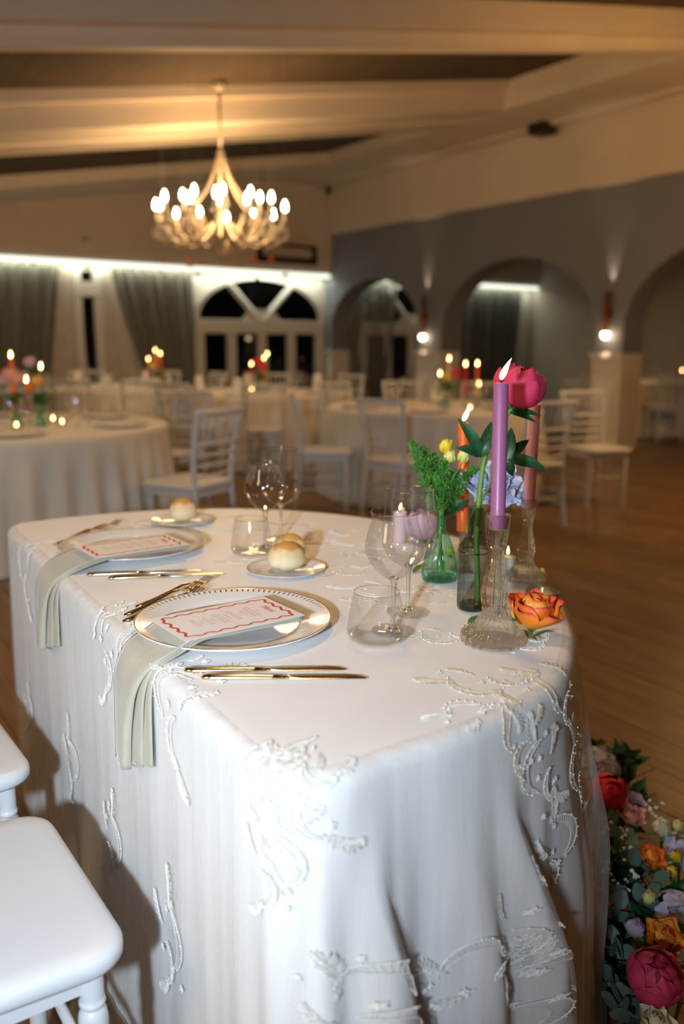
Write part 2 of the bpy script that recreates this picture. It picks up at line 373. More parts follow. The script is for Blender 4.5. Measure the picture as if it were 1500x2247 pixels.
for i, (a, b) in enumerate(piers):
    o = MB().box((XR+TH/2, (a+b)/2, ZW/2), (TH+0.03, b-a+0.03, ZW)).build('trim_%d' % (i+1), MT['white_paint'], smooth=False, bevel=0.006)
    struct(o, 'white panelled wainscot pier below the arcade')
    mm = MB().box((XR-0.03, (a+b)/2, ZW-0.025), (0.05, b-a+0.07, 0.05)); mm.box((XR-0.025, (a+b)/2, 0.07), (0.04, b-a+0.06, 0.14)); mm.build('rail', MT['white_paint'], o, False, bevel=0.004)
    if b-a < 1 and b-a > 0.3:
        c, h = (a+b)/2, (b-a)/2-0.07; mm = MB()
        for dy in (-h, h): mm.box((XR-0.02, c+dy, 0.57), (0.015, 0.03, 0.74))
        for z in (0.2, 0.94): mm.box((XR-0.02, c, z), (0.015, 2*h+0.03, 0.03))
        mm.build('panel_moulding', MT['white_paint'], o, False)
# white frieze above the blue paint, soffit and its step
struct(MB().box((XR+0.13, 6.5, (ZT+3.86)/2), (0.40, 13, 3.86-ZT)).build('trim_5', MT['beam_paint'], smooth=False), 'cream frieze above the arcade wall')
o = struct(MB().box(((7.32+8.7)/2, 6.5, 3.98), (8.7-7.32, 13, 0.30)).build('ceiling_soffit', MT['beam_paint'], smooth=False), 'cream flat soffit along the arcade')
MB().box((8.20, 6.5, 3.815), (0.14, 12.9, 0.03)).build('cornice_strip', MT['beam_paint'], o, False)
for i, px in enumerate(((1190, 272), (725, 412))):
    p = Pz(px[0], px[1], 3.83); v = empty('ceiling_speaker', (p.x, p.y, 3.82))
    MB().box((0, 0, -0.045), (0.24, 0.24, 0.13)).build('housing', MT['dark'], v, False, bevel=0.005)
    mm = MB()
    for q in range(7): mm.box((-0.118, -0.09+q*0.03, -0.05), (0.012, 0.010, 0.10))
    mm.build('grille', MT['dark'], v, False)
    tag(v, ('square black vent set in the cream soffit nearer the right edge', 'smaller square black vent in the soffit beside the chandelier')[i], 'vent')
# ---- sloping ceiling with beams (rises towards the arcade)
SL = 0.178
def cz(x, off=0.30): return 2.53+off+SL*x
def slab(name, y0, y1, o0, o1, mat, x0=-4, x1=7.5):
    v = [(x, y, cz(x, o)) for x in (x0, x1) for y in (y0, y1) for o in (o0, o1)]
    return MB().add(v, [(0, 1, 3, 2), (4, 6, 7, 5), (0, 4, 5, 1), (2, 3, 7, 6), (0, 2, 6, 4), (1, 5, 7, 3)]).build(name, mat, smooth=False)
ceil_ = struct(slab('ceiling', -4, YF, 0.30, 0.36, MT['cane']), 'woven cane ceiling between cream beams')
slab('bay_panel', 8.40, 10.90, 0.15, 0.20, MT['cane']).parent = ceil_
for i, (a, b, d) in enumerate(((0.9, 1.15, 0.22), (4.94, 5.06, 0.10), (7.33, 8.42, 0.0), (10.88, YF, 0.12))):
    o = slab('beam', a, b, 0.0 if i != 1 else 0.0, 0.31, MT['beam_paint'])
    struct(o, ('cream ceiling beam over the head table', 'cream ceiling beam nearest the top of the view', 'wide cream ceiling beam behind the chandelier', 'cream bulkhead where the ceiling meets the far wall')[i])
    if i == 2: slab('ledge', a-0.05, a+0.02, 0.20, 0.30, MT['beam_paint']).parent = o; slab('shadow_step', 7.9, 8.40, -0.02, 0.05, MT['beam_paint']).parent = o
    if i == 1: slab('ledge', a-0.10, b+0.02, 0.10, 0.30, MT['beam_paint']).parent = o
# ---- back wall
ow = struct(MB().box((5.2, YB+0.1, 1.4), (18, 0.2, 2.8)).build('wall_back', MT['white_paint'], smooth=False), 'white window wall at the back of the hall')
ou = struct(MB().box((2.2, YF+0.1, 3.45), (12.5, 0.2, 2.05)).build('wall_back_upper', MT['wall_beige'], smooth=False), 'beige upper wall above the light strip')
struct(MB().box((11.2, YF+0.1, 2.75), (5.2, 0.2, 0.65)).build('wall_back_side_room', MT['wall_beige'], smooth=False), 'beige wall above the light strip of the side room')
struct(MB().box((13.65, 9.0, 1.5), (0.1, 8, 3.0)).build('wall_side_room', MT['wall_beige'], smooth=False), 'beige end wall of the side room')
struct(MB().box((14.5, 8.6, 1.5), (2.0, 0.5, 3.0)).build('wall_side_room_pier', MT['wall_beige'], smooth=False), 'beige pier in the side room')
struct(MB().box((11.2, 7.2, 3.08), (5.0, 11.5, 0.1)).build('ceiling_side_room', MT['beam_paint'], smooth=False), 'cream ceiling of the side room')
struct(MB().box((-4.1, 4, 2), (0.2, 18, 4)).build('wall_left', MT['wall_beige'], smooth=False), 'beige left wall of the hall')
struct(MB().box((3, -4.2, 2), (16, 0.2, 4.6)).build('wall_front', MT['wall_beige'], smooth=False), 'beige front wall behind the camera')
# light strips
def led(x0, x1, lab, pw):
    t = empty('light_strip', (x0, YF, 2.377))
    MB().box(((x1-x0)/2, -0.01, 0), (x1-x0, 0.03, 0.062)).build('diffuser', MT['led'], t, False)
    MB().box(((x1-x0)/2, 0.03, 0.035), (x1-x0, 0.06, 0.012)).build('profile', MT['white_paint'], t, False)
    tag(t, lab, 'light strip')
    light('light_strip_glow', 'AREA', ((x0+x1)/2, YF+0.07, 2.36), pw, (0.93, 1.0, 0.80), target=((x0+x1)/2, YF+0.13, 0), shape='RECTANGLE', size=x1-x0, size_y=0.05)
led(-3.5, 8.40, 'long white light strip above the curtains and fanlight window', 46)
led(8.86, 13.55, 'white light strip in the side room seen through the arches', 11)
# windows
def fan_window(n, xc, hw, zt=1.60, ztop=2.25, label=''):
    root = empty('window_%d' % n, (xc, YB, 0)); struct(root, label)
    fr = MB(); y = -0.03
    # arch band
    pts = [(hw*math.cos(a), (zt+0.03)+(ztop-zt)*math.sin(a)) for a in [PI*i/40 for i in range(41)]]
    for i in range(40):
        (x0, z0), (x1, z1) = pts[i], pts[i+1]; s = 1.07
        q = [(x0, z0), (x1, z1), (x1*s, zt+(z1-zt)*s), (x0*s, zt+(z0-zt)*s)]
        fr.poly(q, y-0.05, y+0.02, 'y')
    fr.build('arch_frame', MT['white_paint'], root, False)
    cut = [0.0, 1.03, 2.11, PI]                                   # three fan lights
    for a0, a1 in zip(cut[:-1], cut[1:]):
        g0, g1 = a0+(0.06 if a0 else 0.0), a1-(0.06 if a1 < PI else 0.0); p = []
        for i in range(13):
            a = g0+(g1-g0)*i/12; p.append((hw*math.cos(a), zt+0.03+(ztop-zt)*math.sin(a)))
        for a in (g1, g0): p.append((0.24*hw*math.cos(a), zt+0.03+0.24*(ztop-zt)*math.sin(a)*1.2))
        MB().poly(p, y-0.03, y, 'y').build('pane', MT['night_glass'], root, False)
    for a in cut[1:3]:
        c, s = math.cos(a), math.sin(a)
        MB().tube([(0.1*hw*c, y-0.03, zt+0.1*(ztop-zt)*s), (hw*c, y-0.03, zt+0.03+(ztop-zt)*s)], 0.055, 4).build('glazing_bar', MT['white_paint'], root, False)
    h = MB().poly([(-0.34*hw, zt), (0.34*hw, zt), (0.22*hw, zt+0.17), (0.1*hw, zt+0.2), (-0.1*hw, zt+0.2), (-0.22*hw, zt+0.17)], y-0.06, y, 'y').build('fan_hub', MT['white_paint'], root, False)
    MB().box((0, y-0.03, zt-0.08), (2*hw+0.14, 0.10, 0.22)).build('transom', MT['white_paint'], root, False, bevel=0.01)
    st = 2*hw/4
    for i in range(4): MB().box((-hw+st*(i+0.5), y, 0.78), (st-0.16, 0.03, 1.28)).build('pane', MT['night_glass'], root, False)
    for i in range(5): MB().box((-hw+st*i, y-0.03, 0.75), (0.16, 0.09, 1.5)).build('stile', MT['white_paint'], root, False, bevel=0.01)
    MB().box((0, y-0.03, 0.08), (2*hw, 0.09, 0.16)).build('bottom_rail', MT['white_paint'], root, False)
    return root
xw0, xw1 = Py(432, 706, YB).x, Py(694, 712, YB).x
fan_window(1, (xw0+xw1)/2, (xw1-xw0)/2, label='white fanlight window with four dark glazed doors below')
fan_window(2, 10.36, 1.13, label='fanlight window half behind a curtain in the side room')
# narrow window between the sheers
xa, xb = Py(181, 740, YB).x, Py(208, 740, YB).x
w3 = struct(empty('window_3', ((xa+xb)/2, YB, 0)), 'narrow dark window slot between white sheer curtains')
MB().box((0, -0.03, 1.02), (xb-xa, 0.03, 1.78)).build('pane', MT['night_glass'], w3, False)
MB().box((0, -0.03, 2.20), (xb-xa, 0.03, 0.15)).build('pane', MT['night_glass'], w3, False)
for s in (-1, 1): MB().box((s*((xb-xa)/2+0.06), -0.04, 1.2), (0.12, 0.08, 2.3)).build('stile', MT['white_paint'], w3, False)
MB().box((0, -0.04, 2.02), (xb-xa+0.2, 0.09, 0.21)).build('transom', MT['white_paint'], w3, False)
# curtains
def curtain(tops, bots, mat, lab, folds, y=YB-0.10, amp=0.03, tie=1.0, z1=2.35):
    (a0, b0), (a1, b1) = tops, bots
    nu, nv = folds*10+1, 18; ph = rnd.random()*6
    def fn(i, j):
        u, v = i/(nu-1), j/(nv-1); q = v**tie
        xl, xr = a0+(a1-a0)*q, b0+(b1-b0)*q; uu = u+0.012*math.sin(9*u+ph)
        return (xl+(xr-xl)*u, y+amp*math.sin(2*PI*folds*uu+ph)+amp*0.5*math.sin(2*PI*folds*0.37*u+ph), z1-(z1-0.02)*v)
    o = MB().grid(fn, nu, nv).build('curtain', mat); tag(o, lab, 'curtain'); return o
XW = lambda px: Py(px, 700, YB-0.1).x
curtain((XW(-260), XW(137)), (XW(-260), XW(88)), MT['olive'], 'dark olive curtain at the far left of the window wall', 15)
curtain((XW(248), XW(425)), (XW(345), XW(436)), MT['olive'], 'dark olive curtain drawn aside left of the fanlight window', 8, tie=1.15)
curtain((XW(128), XW(177)), (XW(82), XW(193)), MT['sheer'], 'white sheer curtain left of the narrow dark window', 6, y=YB-0.06, amp=0.015)
curtain((XW(206), XW(262)), (XW(210), XW(360)), MT['sheer'], 'white sheer curtain right of the narrow dark window', 7, y=YB-0.06, amp=0.015)
curtain((XW(783), XW(872)), (XW(740), XW(845)), MT['olive'], 'dark olive curtain seen through the arch nearest the corner', 7)
curtain((XW(1008), XW(1143)), (XW(1000), XW(1128)), MT['olive'], 'dark olive curtain seen through the middle arch', 10)
# air vent and thermostat on the upper wall
p0, p1 = Py(562, 530, YF), Py(694, 582, YF)
v = empty('air_vent', ((p0.x+p1.x)/2, YF-0.005, (p0.z+p1.z)/2)); W_, H_ = p1.x-p0.x, p0.z-p1.z
for s in (-1, 1):
    MB().box((s*(W_/2-0.06), 0, 0), (0.12, 0.03, H_)).build('frame_side', MT['dark'], v, False)
MB().box((0, 0, -H_/2+0.05), (W_, 0.03, 0.10)).build('frame_bar', MT['dark'], v, False); MB().box((0, 0, H_/2-0.025), (W_, 0.03, 0.05)).build('frame_bar', MT['dark'], v, False)
for i in range(6): MB().box((0, -0.012, -H_/2+0.12+i*(H_-0.2)/6), (W_-0.2, 0.02, 0.012)).build('slat', MT['wall_beige'], v, False)
tag(v, 'dark framed air vent high on the beige wall by the corner', 'vent')
p = Py(185, 525, YF); v = empty('wall_plate', (p.x, YF-0.01, p.z)); MB().box((0, 0, 0), (0.22, 0.025, 0.10)).build('cover', MT['beam_paint'], v, False, bevel=0.006); MB().box((0, -0.014, 0), (0.15, 0.006, 0.03)).build('slot', MT['dark'], v, False)
tag(v, 'small pale plate on the beige wall above the curtains', 'wall plate')
p = Px(1192, 800, 13.55) if False else Py(1192, 800, YB)
# ---- copper sconces on the piers
for i, (pxs, Y) in enumerate((((937, 650, 738), 9.92), ((1341, 640, 733), 6.60))):
    zt, zb = Px(pxs[0], pxs[1], XR).z, Px(pxs[0], pxs[2], XR).z
    s = empty('wall_sconce', (XR-0.075, Y, zb)); h = zt-zb
    MB().lathe([(0.030, 0.0), (0.030, h), (0.024, h), (0.024, h-0.03)], 20).lathe([(0.024, 0.03), (0.024, 0.0), (0.030, 0.0)], 20).build('tube', MT['copper'], s)
    MB().box((0.052, 0, h/2), (0.045, 0.05, 0.12)).build('bracket', MT['copper'], s, False)
    MB().ball((0, 0, -0.012), 0.042, 14, 10).build('bulb', MT['lamp_glow'], s)
    tag(s, ('copper tube wall lamp on the pier between the two far arches', 'copper tube wall lamp on the pier nearer the right edge')[i], 'wall lamp')
    light('sconce_up', 'SPOT', (XR-0.045, Y, zt+0.015), 15, (1.0, 0.66, 0.45), 0.012, (XR-0.010, Y, zt+1), spot_size=math.radians(44), spot_blend=0.9)
    light('sconce_down', 'SPOT', (XR-0.075, Y, zb-0.06), 16, (1.0, 0.68, 0.45), 0.02, (XR-0.05, Y, zb-1), spot_size=math.radians(44), spot_blend=0.6)

# ---- chandelier
cpos = Py(487, 488, 7.12)
CZ = cpos.z; ztop = cz(cpos.x, 0.30)
ch = empty('chandelier', (cpos.x, cpos.y, CZ)); RC = 0.575
MB().lathe([(0.0, 0.03), (0.05, 0.0), (0.12, -0.02), (0.13, -0.06), (0.05, -0.12), (0.02, -0.2), (0.045, -0.25), (0.02, -0.30), (0.0, -0.32)], 24).build('crystal_bowl', MT['crystal'], ch)
MB().lathe([(0.008, 0.02), (0.018, 0.1), (0.008, 0.2), (0.016, 0.3), (0.008, 0.42), (0.012, 0.5), (0.026, 0.58), (0.010, 0.64), (0.008, 0.66)], 14).build('column', MT['crystal'], ch)
MB().tube([(0, 0, 0.64), (0, 0, ztop-CZ-0.02)], 0.012, 8).build('rod', MT['crystal'], ch)
MB().lathe([(0.0, 0.0), (0.07, 0.0), (0.05, -0.05), (0.012, -0.08)], 18, c=(0, 0, ztop-CZ-0.01)).build('ceiling_rose', MT['crystal'], ch)
for i in range(6):                     # bead swags from the crown
    a = 2*PI*i/6+0.2; mb = MB()
    P, rr_ = [], []
    for k in range(91):
        t = k/90; r = 0.02+0.30*t**1.4; P.append((r*math.cos(a), r*math.sin(a), 0.60-0.50*t-0.05*math.sin(PI*t))); rr_.append(0.0025+0.0095*abs(math.sin(PI*15*t)))
    mb.tube(P, rr_, 6)
    mb.build('bead_swag', MT['crystal'], ch)
def arm(a, R, zc, dr):
    mb = MB(); c, s = math.cos(a), math.sin(a); P = []
    for k in range(24):
        t = k/23; r = 0.09+(R-0.09)*t; z = -0.02-0.17*math.sin(PI*t**1.15)*1.0+(zc+0.02)*t**2
        P.append((r*c, r*s, z))
    mb.tube(P, 0.013, 6)
    Q = []                             # scroll under the cup
    for k in range(26):
        t = k/25; q = -PI/2-t*3.6*PI; rr = 0.085*(1-0.75*t); Q.append(((R-0.03+rr*math.cos(q))*c, (R-0.03+rr*math.cos(q))*s, zc-0.10+rr*math.sin(q)))
    mb.tube(Q, 0.010, 6)
    o = mb.build('arm', MT['crystal'], ch)
    MB().lathe([(0.0, 0), (0.035, 0.004), (0.045, 0.016), (0.02, 0.012), (0.014, 0.03), (0.014, 0.10)], 12, c=(R*c, R*s, zc)).build('candle_cup', MT['crystal'], o)
    MB().lathe([(0.004, 0.10), (0.017, 0.115), (0.021, 0.135), (0.017, 0.16), (0.007, 0.185), (0.0, 0.195)], 10, c=(R*c, R*s, zc)).build('bulb', MT['bulb'], o)
for i in range(14): arm(2*PI*i/14+0.12, RC, -0.02+0.035*(i % 2), 0)
for i in range(8): arm(2*PI*i/8+0.35, 0.34, 0.08, 0)
tag(ch, 'lit crystal chandelier with candle bulbs hanging from a cream beam', 'chandelier')
light('chandelier_glow', 'POINT', (cpos.x, cpos.y, CZ+0.22), 112, WARM, 0.35)

# ================================================================== PROTOTYPES
def crom(P, n=6):
    out = []; P = [Vector((*p, 0)[:3]) for p in P]
    for i in range(len(P)-1):
        a, b, c, d = P[max(i-1, 0)], P[i], P[i+1], P[min(i+2, len(P)-1)]
        for k in range(n):
            t = k/n; out.append(0.5*((2*b)+(c-a)*t+(2*a-5*b+4*c-d)*t*t+(3*b-a-3*c+d)*t**3))
    out.append(P[-1]); return out
def cr2(P, n=5): return [(max(p.x, 0), p.y) for p in crom(P, n)]
def stemware(bowl, zb, foot_r):
    t = empty('wine_glass'); H = bowl[-1][1]; rr = bowl[-1][0]
    MB().lathe(cr2(bowl), 40).build('bowl', MT['glass'], t)
    st = [(0.0, zb+0.006), (0.0075, zb+0.004), (0.0052, zb-0.006), (0.0040, zb-0.02), (0.0037, 0.045), (0.0042, 0.02), (0.006, 0.010), (0.010, 0.0055), (0.0, 0.003)]
    MB().lathe(cr2(st, 4), 16).build('stem', MT['crystal_glass'], t)
    MB().lathe(cr2([(0.006, 0.010), (0.012, 0.0055), (foot_r*0.6, 0.0035), (foot_r-0.001, 0.0025), (foot_r, 0.0015)], 3), 40).build('foot', MT['glass'], t)
    MB().tube([(rr*math.cos(2*PI*i/40), rr*math.sin(2*PI*i/40), H) for i in range(41)], 0.0007, 6).build('rim', MT['rim_glass'], t)
    return t
tulip = stemware([(0.003, 0.088), (0.013, 0.0925), (0.029, 0.106), (0.042, 0.123), (0.0485, 0.140), (0.0478, 0.155), (0.043, 0.172), (0.0383, 0.188), (0.0373, 0.194), (0.0397, 0.204)], 0.09, 0.037)
bigwine = stemware([(0.003, 0.083), (0.014, 0.088), (0.034, 0.101), (0.0455, 0.121), (0.0478, 0.138), (0.047, 0.155), (0.045, 0.185), (0.0425, 0.210), (0.0413, 0.223)], 0.085, 0.039)
def make_tumbler():
    t = empty('water_tumbler')
    MB().lathe(cr2([(0.036, 0.0028), (0.0445, 0.010), (0.0472, 0.019), (0.0465, 0.028), (0.0425, 0.056), (0.0365, 0.0855)]), 40).build('wall', MT['glass'], t)
    MB().lathe(cr2([(0.0, 0.0045), (0.030, 0.005), (0.042, 0.011), (0.0455, 0.018)], 3), 40).build('base', MT['glass'], t)
    MB().tube([(0.0365*math.cos(2*PI*i/40), 0.0365*math.sin(2*PI*i/40), 0.0855) for i in range(41)], 0.0006, 6).build('rim', MT['rim_glass'], t)
    return t
tumbler = make_tumbler()
def make_plate(name='charger_plate'):
    t = empty(name)
    MB().lathe([(0.0, 0.004), (0.105, 0.004), (0.111, 0.0055), (0.120, 0.0095), (0.135, 0.0130), (0.150, 0.0160), (0.162, 0.0185), (0.1645, 0.0190), (0.1655, 0.0182), (0.164, 0.0165), (0.150, 0.0125), (0.12, 0.005), (0.105, 0.0), (0.0, 0.0)], 72).build('dish', MT['porcelain'], t)
    d = MB()
    for i in range(96):
        a = 2*PI*i/96; c, s = math.cos(a), math.sin(a)
        def pt(r, w, h): return (r*c-w*s, r*s+w*c, 0.0160+(r-0.150)*0.2083+h)
        d.add([pt(0.1515, -0.0009, 0.0004), pt(0.160, -0.0017, 0.0004), pt(0.160, 0.0017, 0.0004), pt(0.1515, 0.0009, 0.0004)], [(0, 1, 2, 3)])
    o = d.build('gold_dashes', MT['gold_trim'], t, False); o['kind'] = 'stuff'; o['label'] = 'ring of short gold dashes around the rim'
    MB().tube([(0.1635*math.cos(2*PI*i/72), 0.1635*math.sin(2*PI*i/72), 0.0189) for i in range(73)], 0.0007, 6).build('gold_edge', MT['gold_trim'], t)
    MB().tube([(0.1115*math.cos(2*PI*i/72), 0.1115*math.sin(2*PI*i/72), 0.0059) for i in range(73)], 0.0006, 6).build('gold_ring', MT['gold_trim'], t)
    return t
charger = make_plate()
bplate = copy_tree(charger); bplate.name = 'bread_plate'
# cutlery: lies along +x, handle end at 0
def sweep(st, mb, n=10):
    """stations (x, y, z, half width, half thickness)"""
    v = []; f = []
    for x, y, z, hw, ht in st:
        for j in range(n):
            a = 2*PI*j/n; v.append((x, y+hw*math.cos(a), z+ht*math.sin(a)))
    for i in range(len(st)-1):
        for j in range(n): k = (j+1) % n; f.append((i*n+j, i*n+k, (i+1)*n+k, (i+1)*n+j))
    f.append(tuple(range(n))[::-1]); f.append(tuple((len(st)-1)*n+j for j in range(n))); mb.add(v, f)
def make_knife(L=0.235):
    t = empty('table_knife'); h = MB(); hl = 0.115
    sweep([(0, 0, 0.004, 0.003, 0.002), (0.004, 0, 0.0045, 0.0068, 0.0036), (0.015, 0, 0.0045, 0.0078, 0.0042), (0.06, 0, 0.0045, 0.0065, 0.0038), (hl-0.015, 0, 0.0042, 0.0052, 0.0034), (hl, 0, 0.004, 0.0048, 0.003)], h); h.build('handle', MT['gold'], t)
    b = MB(); sweep([(hl-0.002, 0, 0.004, 0.0045, 0.0026), (hl+0.012, 0.001, 0.004, 0.007, 0.0016), (hl+0.03, 0.0015, 0.0042, 0.0095, 0.0009), (L-0.03, 0.0015, 0.0042, 0.0095, 0.0008), (L-0.012, 0.0005, 0.0042, 0.0078, 0.0008), (L-0.002, -0.003, 0.0042, 0.0035, 0.0007), (L, -0.0045, 0.0042, 0.001, 0.0005)], b); b.build('blade', MT['gold'], t)
    return t
def make_fork(L=0.215):
    t = empty('table_fork'); h = MB()
    sweep([(0, 0, 0.004, 0.002, 0.0012), (0.004, 0, 0.0045, 0.0062, 0.0022), (0.014, 0, 0.0048, 0.0078, 0.0025), (0.05, 0, 0.0065, 0.0055, 0.0024), (0.09, 0, 0.0105, 0.0038, 0.0022), (0.125, 0, 0.0145, 0.0032, 0.0021), (0.14, 0, 0.0140, 0.0042, 0.0018), (0.148, 0, 0.0125, 0.0075, 0.0014)], h); h.build('handle', MT['gold'], t)
    b = MB(); sweep([(0.146, 0, 0.0128, 0.006, 0.0014), (0.152, 0, 0.0112, 0.0110, 0.0011), (0.166, 0, 0.0085, 0.0120, 0.0010), (0.171, 0, 0.0080, 0.0120, 0.0010)], b); b.build('head', MT['gold'], t)
    for k in range(4):
        q = MB(); y = -0.0095+0.00633*k
        sweep([(0.169, y, 0.0080, 0.0022, 0.0010), (0.19, y, 0.0085, 0.0019, 0.0009), (L-0.008, y*0.96, 0.0125, 0.0016, 0.0008), (L, y*0.95, 0.0150, 0.0006, 0.0005)], q, 6); q.build('tine', MT['gold'], t)
    return t
knife, fork = make_knife(), make_fork()
# ---- flowers
def petal_mesh(name, mat, l, w, cup, curl, ruff=0.0, n=7, point=0.0, th=0):
    nu, nv = n, n+1; v = []; f = []; uvs = []
    for j in range(nv):
        q = j/(nv-1)
        wd = w*(math.sin(PI*(0.06+0.80*q**0.85))**0.7)*(1-point*q**3)
        for i in range(nu):
            u = 2*i/(nu-1)-1
            edge = 1-0.16*(u*u)*q
            x = wd*u; z = l*q*edge+ruff*l*0.06*math.sin(7*u+3)*q*q
            y = -cup*w*(u*u)*(0.4+0.6*q)+curl*l*(q**3)-0.35*cup*l*math.sin(PI*q)*-1*0.5+ruff*l*0.08*math.sin(5*u+1.3)*q*q
            v.append((x, y, z)); uvs.append((0.5+0.5*u, q))
    for j in range(nv-1):
        for i in range(nu-1): f.append((j*nu+i, j*nu+i+1, (j+1)*nu+i+1, (j+1)*nu+i))
    me = bpy.data.meshes.new(name); me.from_pydata(v, [], f); me.materials.append(mat)
    ul = me.uv_layers.new(name='UVMap')
    for p in me.polygons:
        p.use_smooth = True
        for li in p.loop_indices: ul.data[li].uv = uvs[me.loops[li].vertex_index]
    me.update(); return me
def bloom(name, loc, axis, size, layers, parent=None, jitter=1.0, rng=None):
    """layers: (mesh, count, tilt degrees, scale, radius, z offset)"""
    rng = rng or rnd
    root = empty(name, loc, axis=axis)
    if parent: root.parent = parent
    for (me, cnt, tilt, s, r, dz) in layers:
        ph = rng.random()*6.28
        for i in range(cnt):
            o = obj('petal', me, root)
            a = ph+2*PI*i/cnt+rng.uniform(-0.12, 0.12)*jitter
            tl = math.radians(tilt+rng.uniform(-6, 6)*jitter); ss = s*size*rng.uniform(0.93, 1.07)
            Mx = Matrix.Rotation(a, 4, 'Z') @ Matrix.Translation((0, r*size, dz*size)) @ Matrix.Rotation(-tl, 4, 'X') @ Matrix.Diagonal((ss, ss, ss, 1))
            o.matrix_basis = Mx
    if len(layers) == 4 and layers[0][4] == 0.0:
        MB().ball((0, 0, 0.68*size), 0.50*size, 14, 10).build('heart', layers[0][0].materials[0], root)
    return root
PM = {}
def pm(key, *a, **k):
    if key not in PM: PM[key] = petal_mesh('petal', *a, **k)
    return PM[key]
def rose_layers(mo, mi, open_=1.0):
    P = pm(('ro', mo.name), mo, 1.0, 0.56, 0.42, 0.14, point=0.25); Q = pm(('ri', mi.name), mi, 1.0, 0.50, 0.75, 0.02)
    return [(Q, 3, -12, 0.80, 0.05, 0.12), (Q, 4, -4, 0.86, 0.12, 0.06), (Q, 5, 6, 0.90, 0.19, 0.03), (P, 5, 18*open_, 0.95, 0.25, 0.0), (P, 5, 36*open_, 1.0, 0.27, -0.04)]
def ball_petal(name, mat, phi, hw, ruff=0.0, nu=9, nv=10):
    """petal that wraps a unit ball standing on the origin"""
    v = []; f = []; uvs = []
    for j in range(nv):
        q = j/(nv-1); p0 = phi*q
        for i in range(nu):
            u = 2*i/(nu-1)-1; p = p0*(1-0.13*u*u*q); a = u*hw*(math.sin(PI*(0.10+0.60*q))**0.5); r = 1+0.05*ruff*math.sin(6*u+2)*q*q+0.03*q*math.cos(3*u)
            v.append((r*math.sin(p)*math.sin(a), r*math.sin(p)*math.cos(a), 1-r*math.cos(p))); uvs.append((0.5+0.5*u, q))
    for j in range(nv-1):
        for i in range(nu-1): f.append((j*nu+i, j*nu+i+1, (j+1)*nu+i+1, (j+1)*nu+i))
    me = bpy.data.meshes.new(name); me.from_pydata(v, [], f); me.materials.append(mat); ul = me.uv_layers.new(name='UVMap')
    for p in me.polygons:
        p.use_smooth = True
        for li in p.loop_indices: ul.data[li].uv = uvs[me.loops[li].vertex_index]
    me.update(); return me
def peony_layers(mo, mi):
    for k, ph_, hw in (('ba', 3.0, 0.85), ('bb', 2.72, 0.85), ('bc', 2.35, 0.80)):
        if (k, mo.name) not in PM: PM[(k, mo.name)] = ball_petal('petal', mo, ph_, hw, 0.7)
    A, B, C_ = (PM[(k, mo.name)] for k in ('ba', 'bb', 'bc'))
    return [(A, 4, 0, 0.56, 0.0, 0.12), (A, 5, 3, 0.64, 0.0, 0.06), (B, 5, 5, 0.70, 0.0, 0.02), (C_, 6, 9, 0.72, 0.0, 0.0)]
def bud_layers(m_):
    P = pm(('bu', m_.name), m_, 1.0, 0.46, 0.6, -0.05)
    return [(P, 3, -10, 0.85, 0.06, 0.1), (P, 4, 0, 0.95, 0.16, 0.0), (P, 4, 10, 1.0, 0.22, -0.04)]
def ruffle_layers(m_):
    P = pm(('ru', m_.name), m_, 1.0, 0.62, 0.15, 0.12, ruff=1.6)
    return [(P, 4, 8, 0.75, 0.05, 0.2), (P, 5, 28, 0.9, 0.1, 0.1), (P, 6, 52, 1.0, 0.12, 0.02), (P, 7, 78, 1.0, 0.12, -0.03)]
def leaf_strip(p0, p1, wid, nrm, bend=0.1, n=8, fold=0.25):
    """a pointed leaf from p0 to p1, two half blades meeting at a midrib"""
    p0, p1 = Vector(p0), Vector(p1); d = p1-p0; L = d.length; nrm = Vector(nrm); nrm = (nrm-d*(nrm.dot(d)/(L*L))).normalized(); sd = d.normalized().cross(nrm); v = []; f = []
    for j in range(n+1):
        q = j/n; c = p0+d*q+nrm*(bend*L*math.sin(PI*q)); ww = wid*math.sin(PI*min(1, q**0.8))**0.8*(1-0.25*q)+0.0003
        for s_ in (-1, -0.5, 0, 0.5, 1): v.append(c+sd*(ww*s_)+nrm*(fold*ww*abs(s_)))
    for j in range(n):
        for i in range(4): f.append((j*5+i, j*5+i+1, (j+1)*5+i+1, (j+1)*5+i))
    return v, f
# ---- candle
def make_candle(name, base, h, r, mat, lean=(0, 0), flame_tilt=(0.3, 0.0), flame=True, fs=1.0, fmat=None):
    t = empty(name, base)
    def off(z): return (lean[0]*z/h, lean[1]*z/h)
    prof = [(0.0, 0.0), (r*0.9, 0.0), (r, 0.002)]+[(r, h*k/6) for k in range(1, 6)]+[(r, h-0.004), (r*0.97, h-0.001), (r*0.80, h-0.002), (r*0.35, h-0.006), (0.0, h-0.006)]
    m_ = MB().lathe(prof, 28); m_.v = [(x+off(z)[0], y+off(z)[1], z) for x, y, z in m_.v]
    m_.build('wax', mat, t)
    ox, oy = off(h)
    MB().tube([(ox, oy, h-0.007), (ox+0.001, oy, h+0.003), (ox+0.003*flame_tilt[0]*3, oy+0.003*flame_tilt[1]*3, h+0.008)], 0.0009, 6).build('wick', MT['wick'], t)
    if flame:
        fl = MB(); prof = [(0.0, 0.0), (0.0030, 0.002), (0.0052, 0.007), (0.0054, 0.012), (0.0040, 0.020), (0.0020, 0.028), (0.0, 0.034)]
        fl.lathe([(a*fs, b*fs) for a, b in prof], 12)
        fl.v = [(x+ox+flame_tilt[0]*z*(0.5+z*14), y+oy+flame_tilt[1]*z*(0.5+z*14), z+h+0.003) for x, y, z in fl.v]
        fl.build('flame', fmat or MT['flame'], t)
    return t
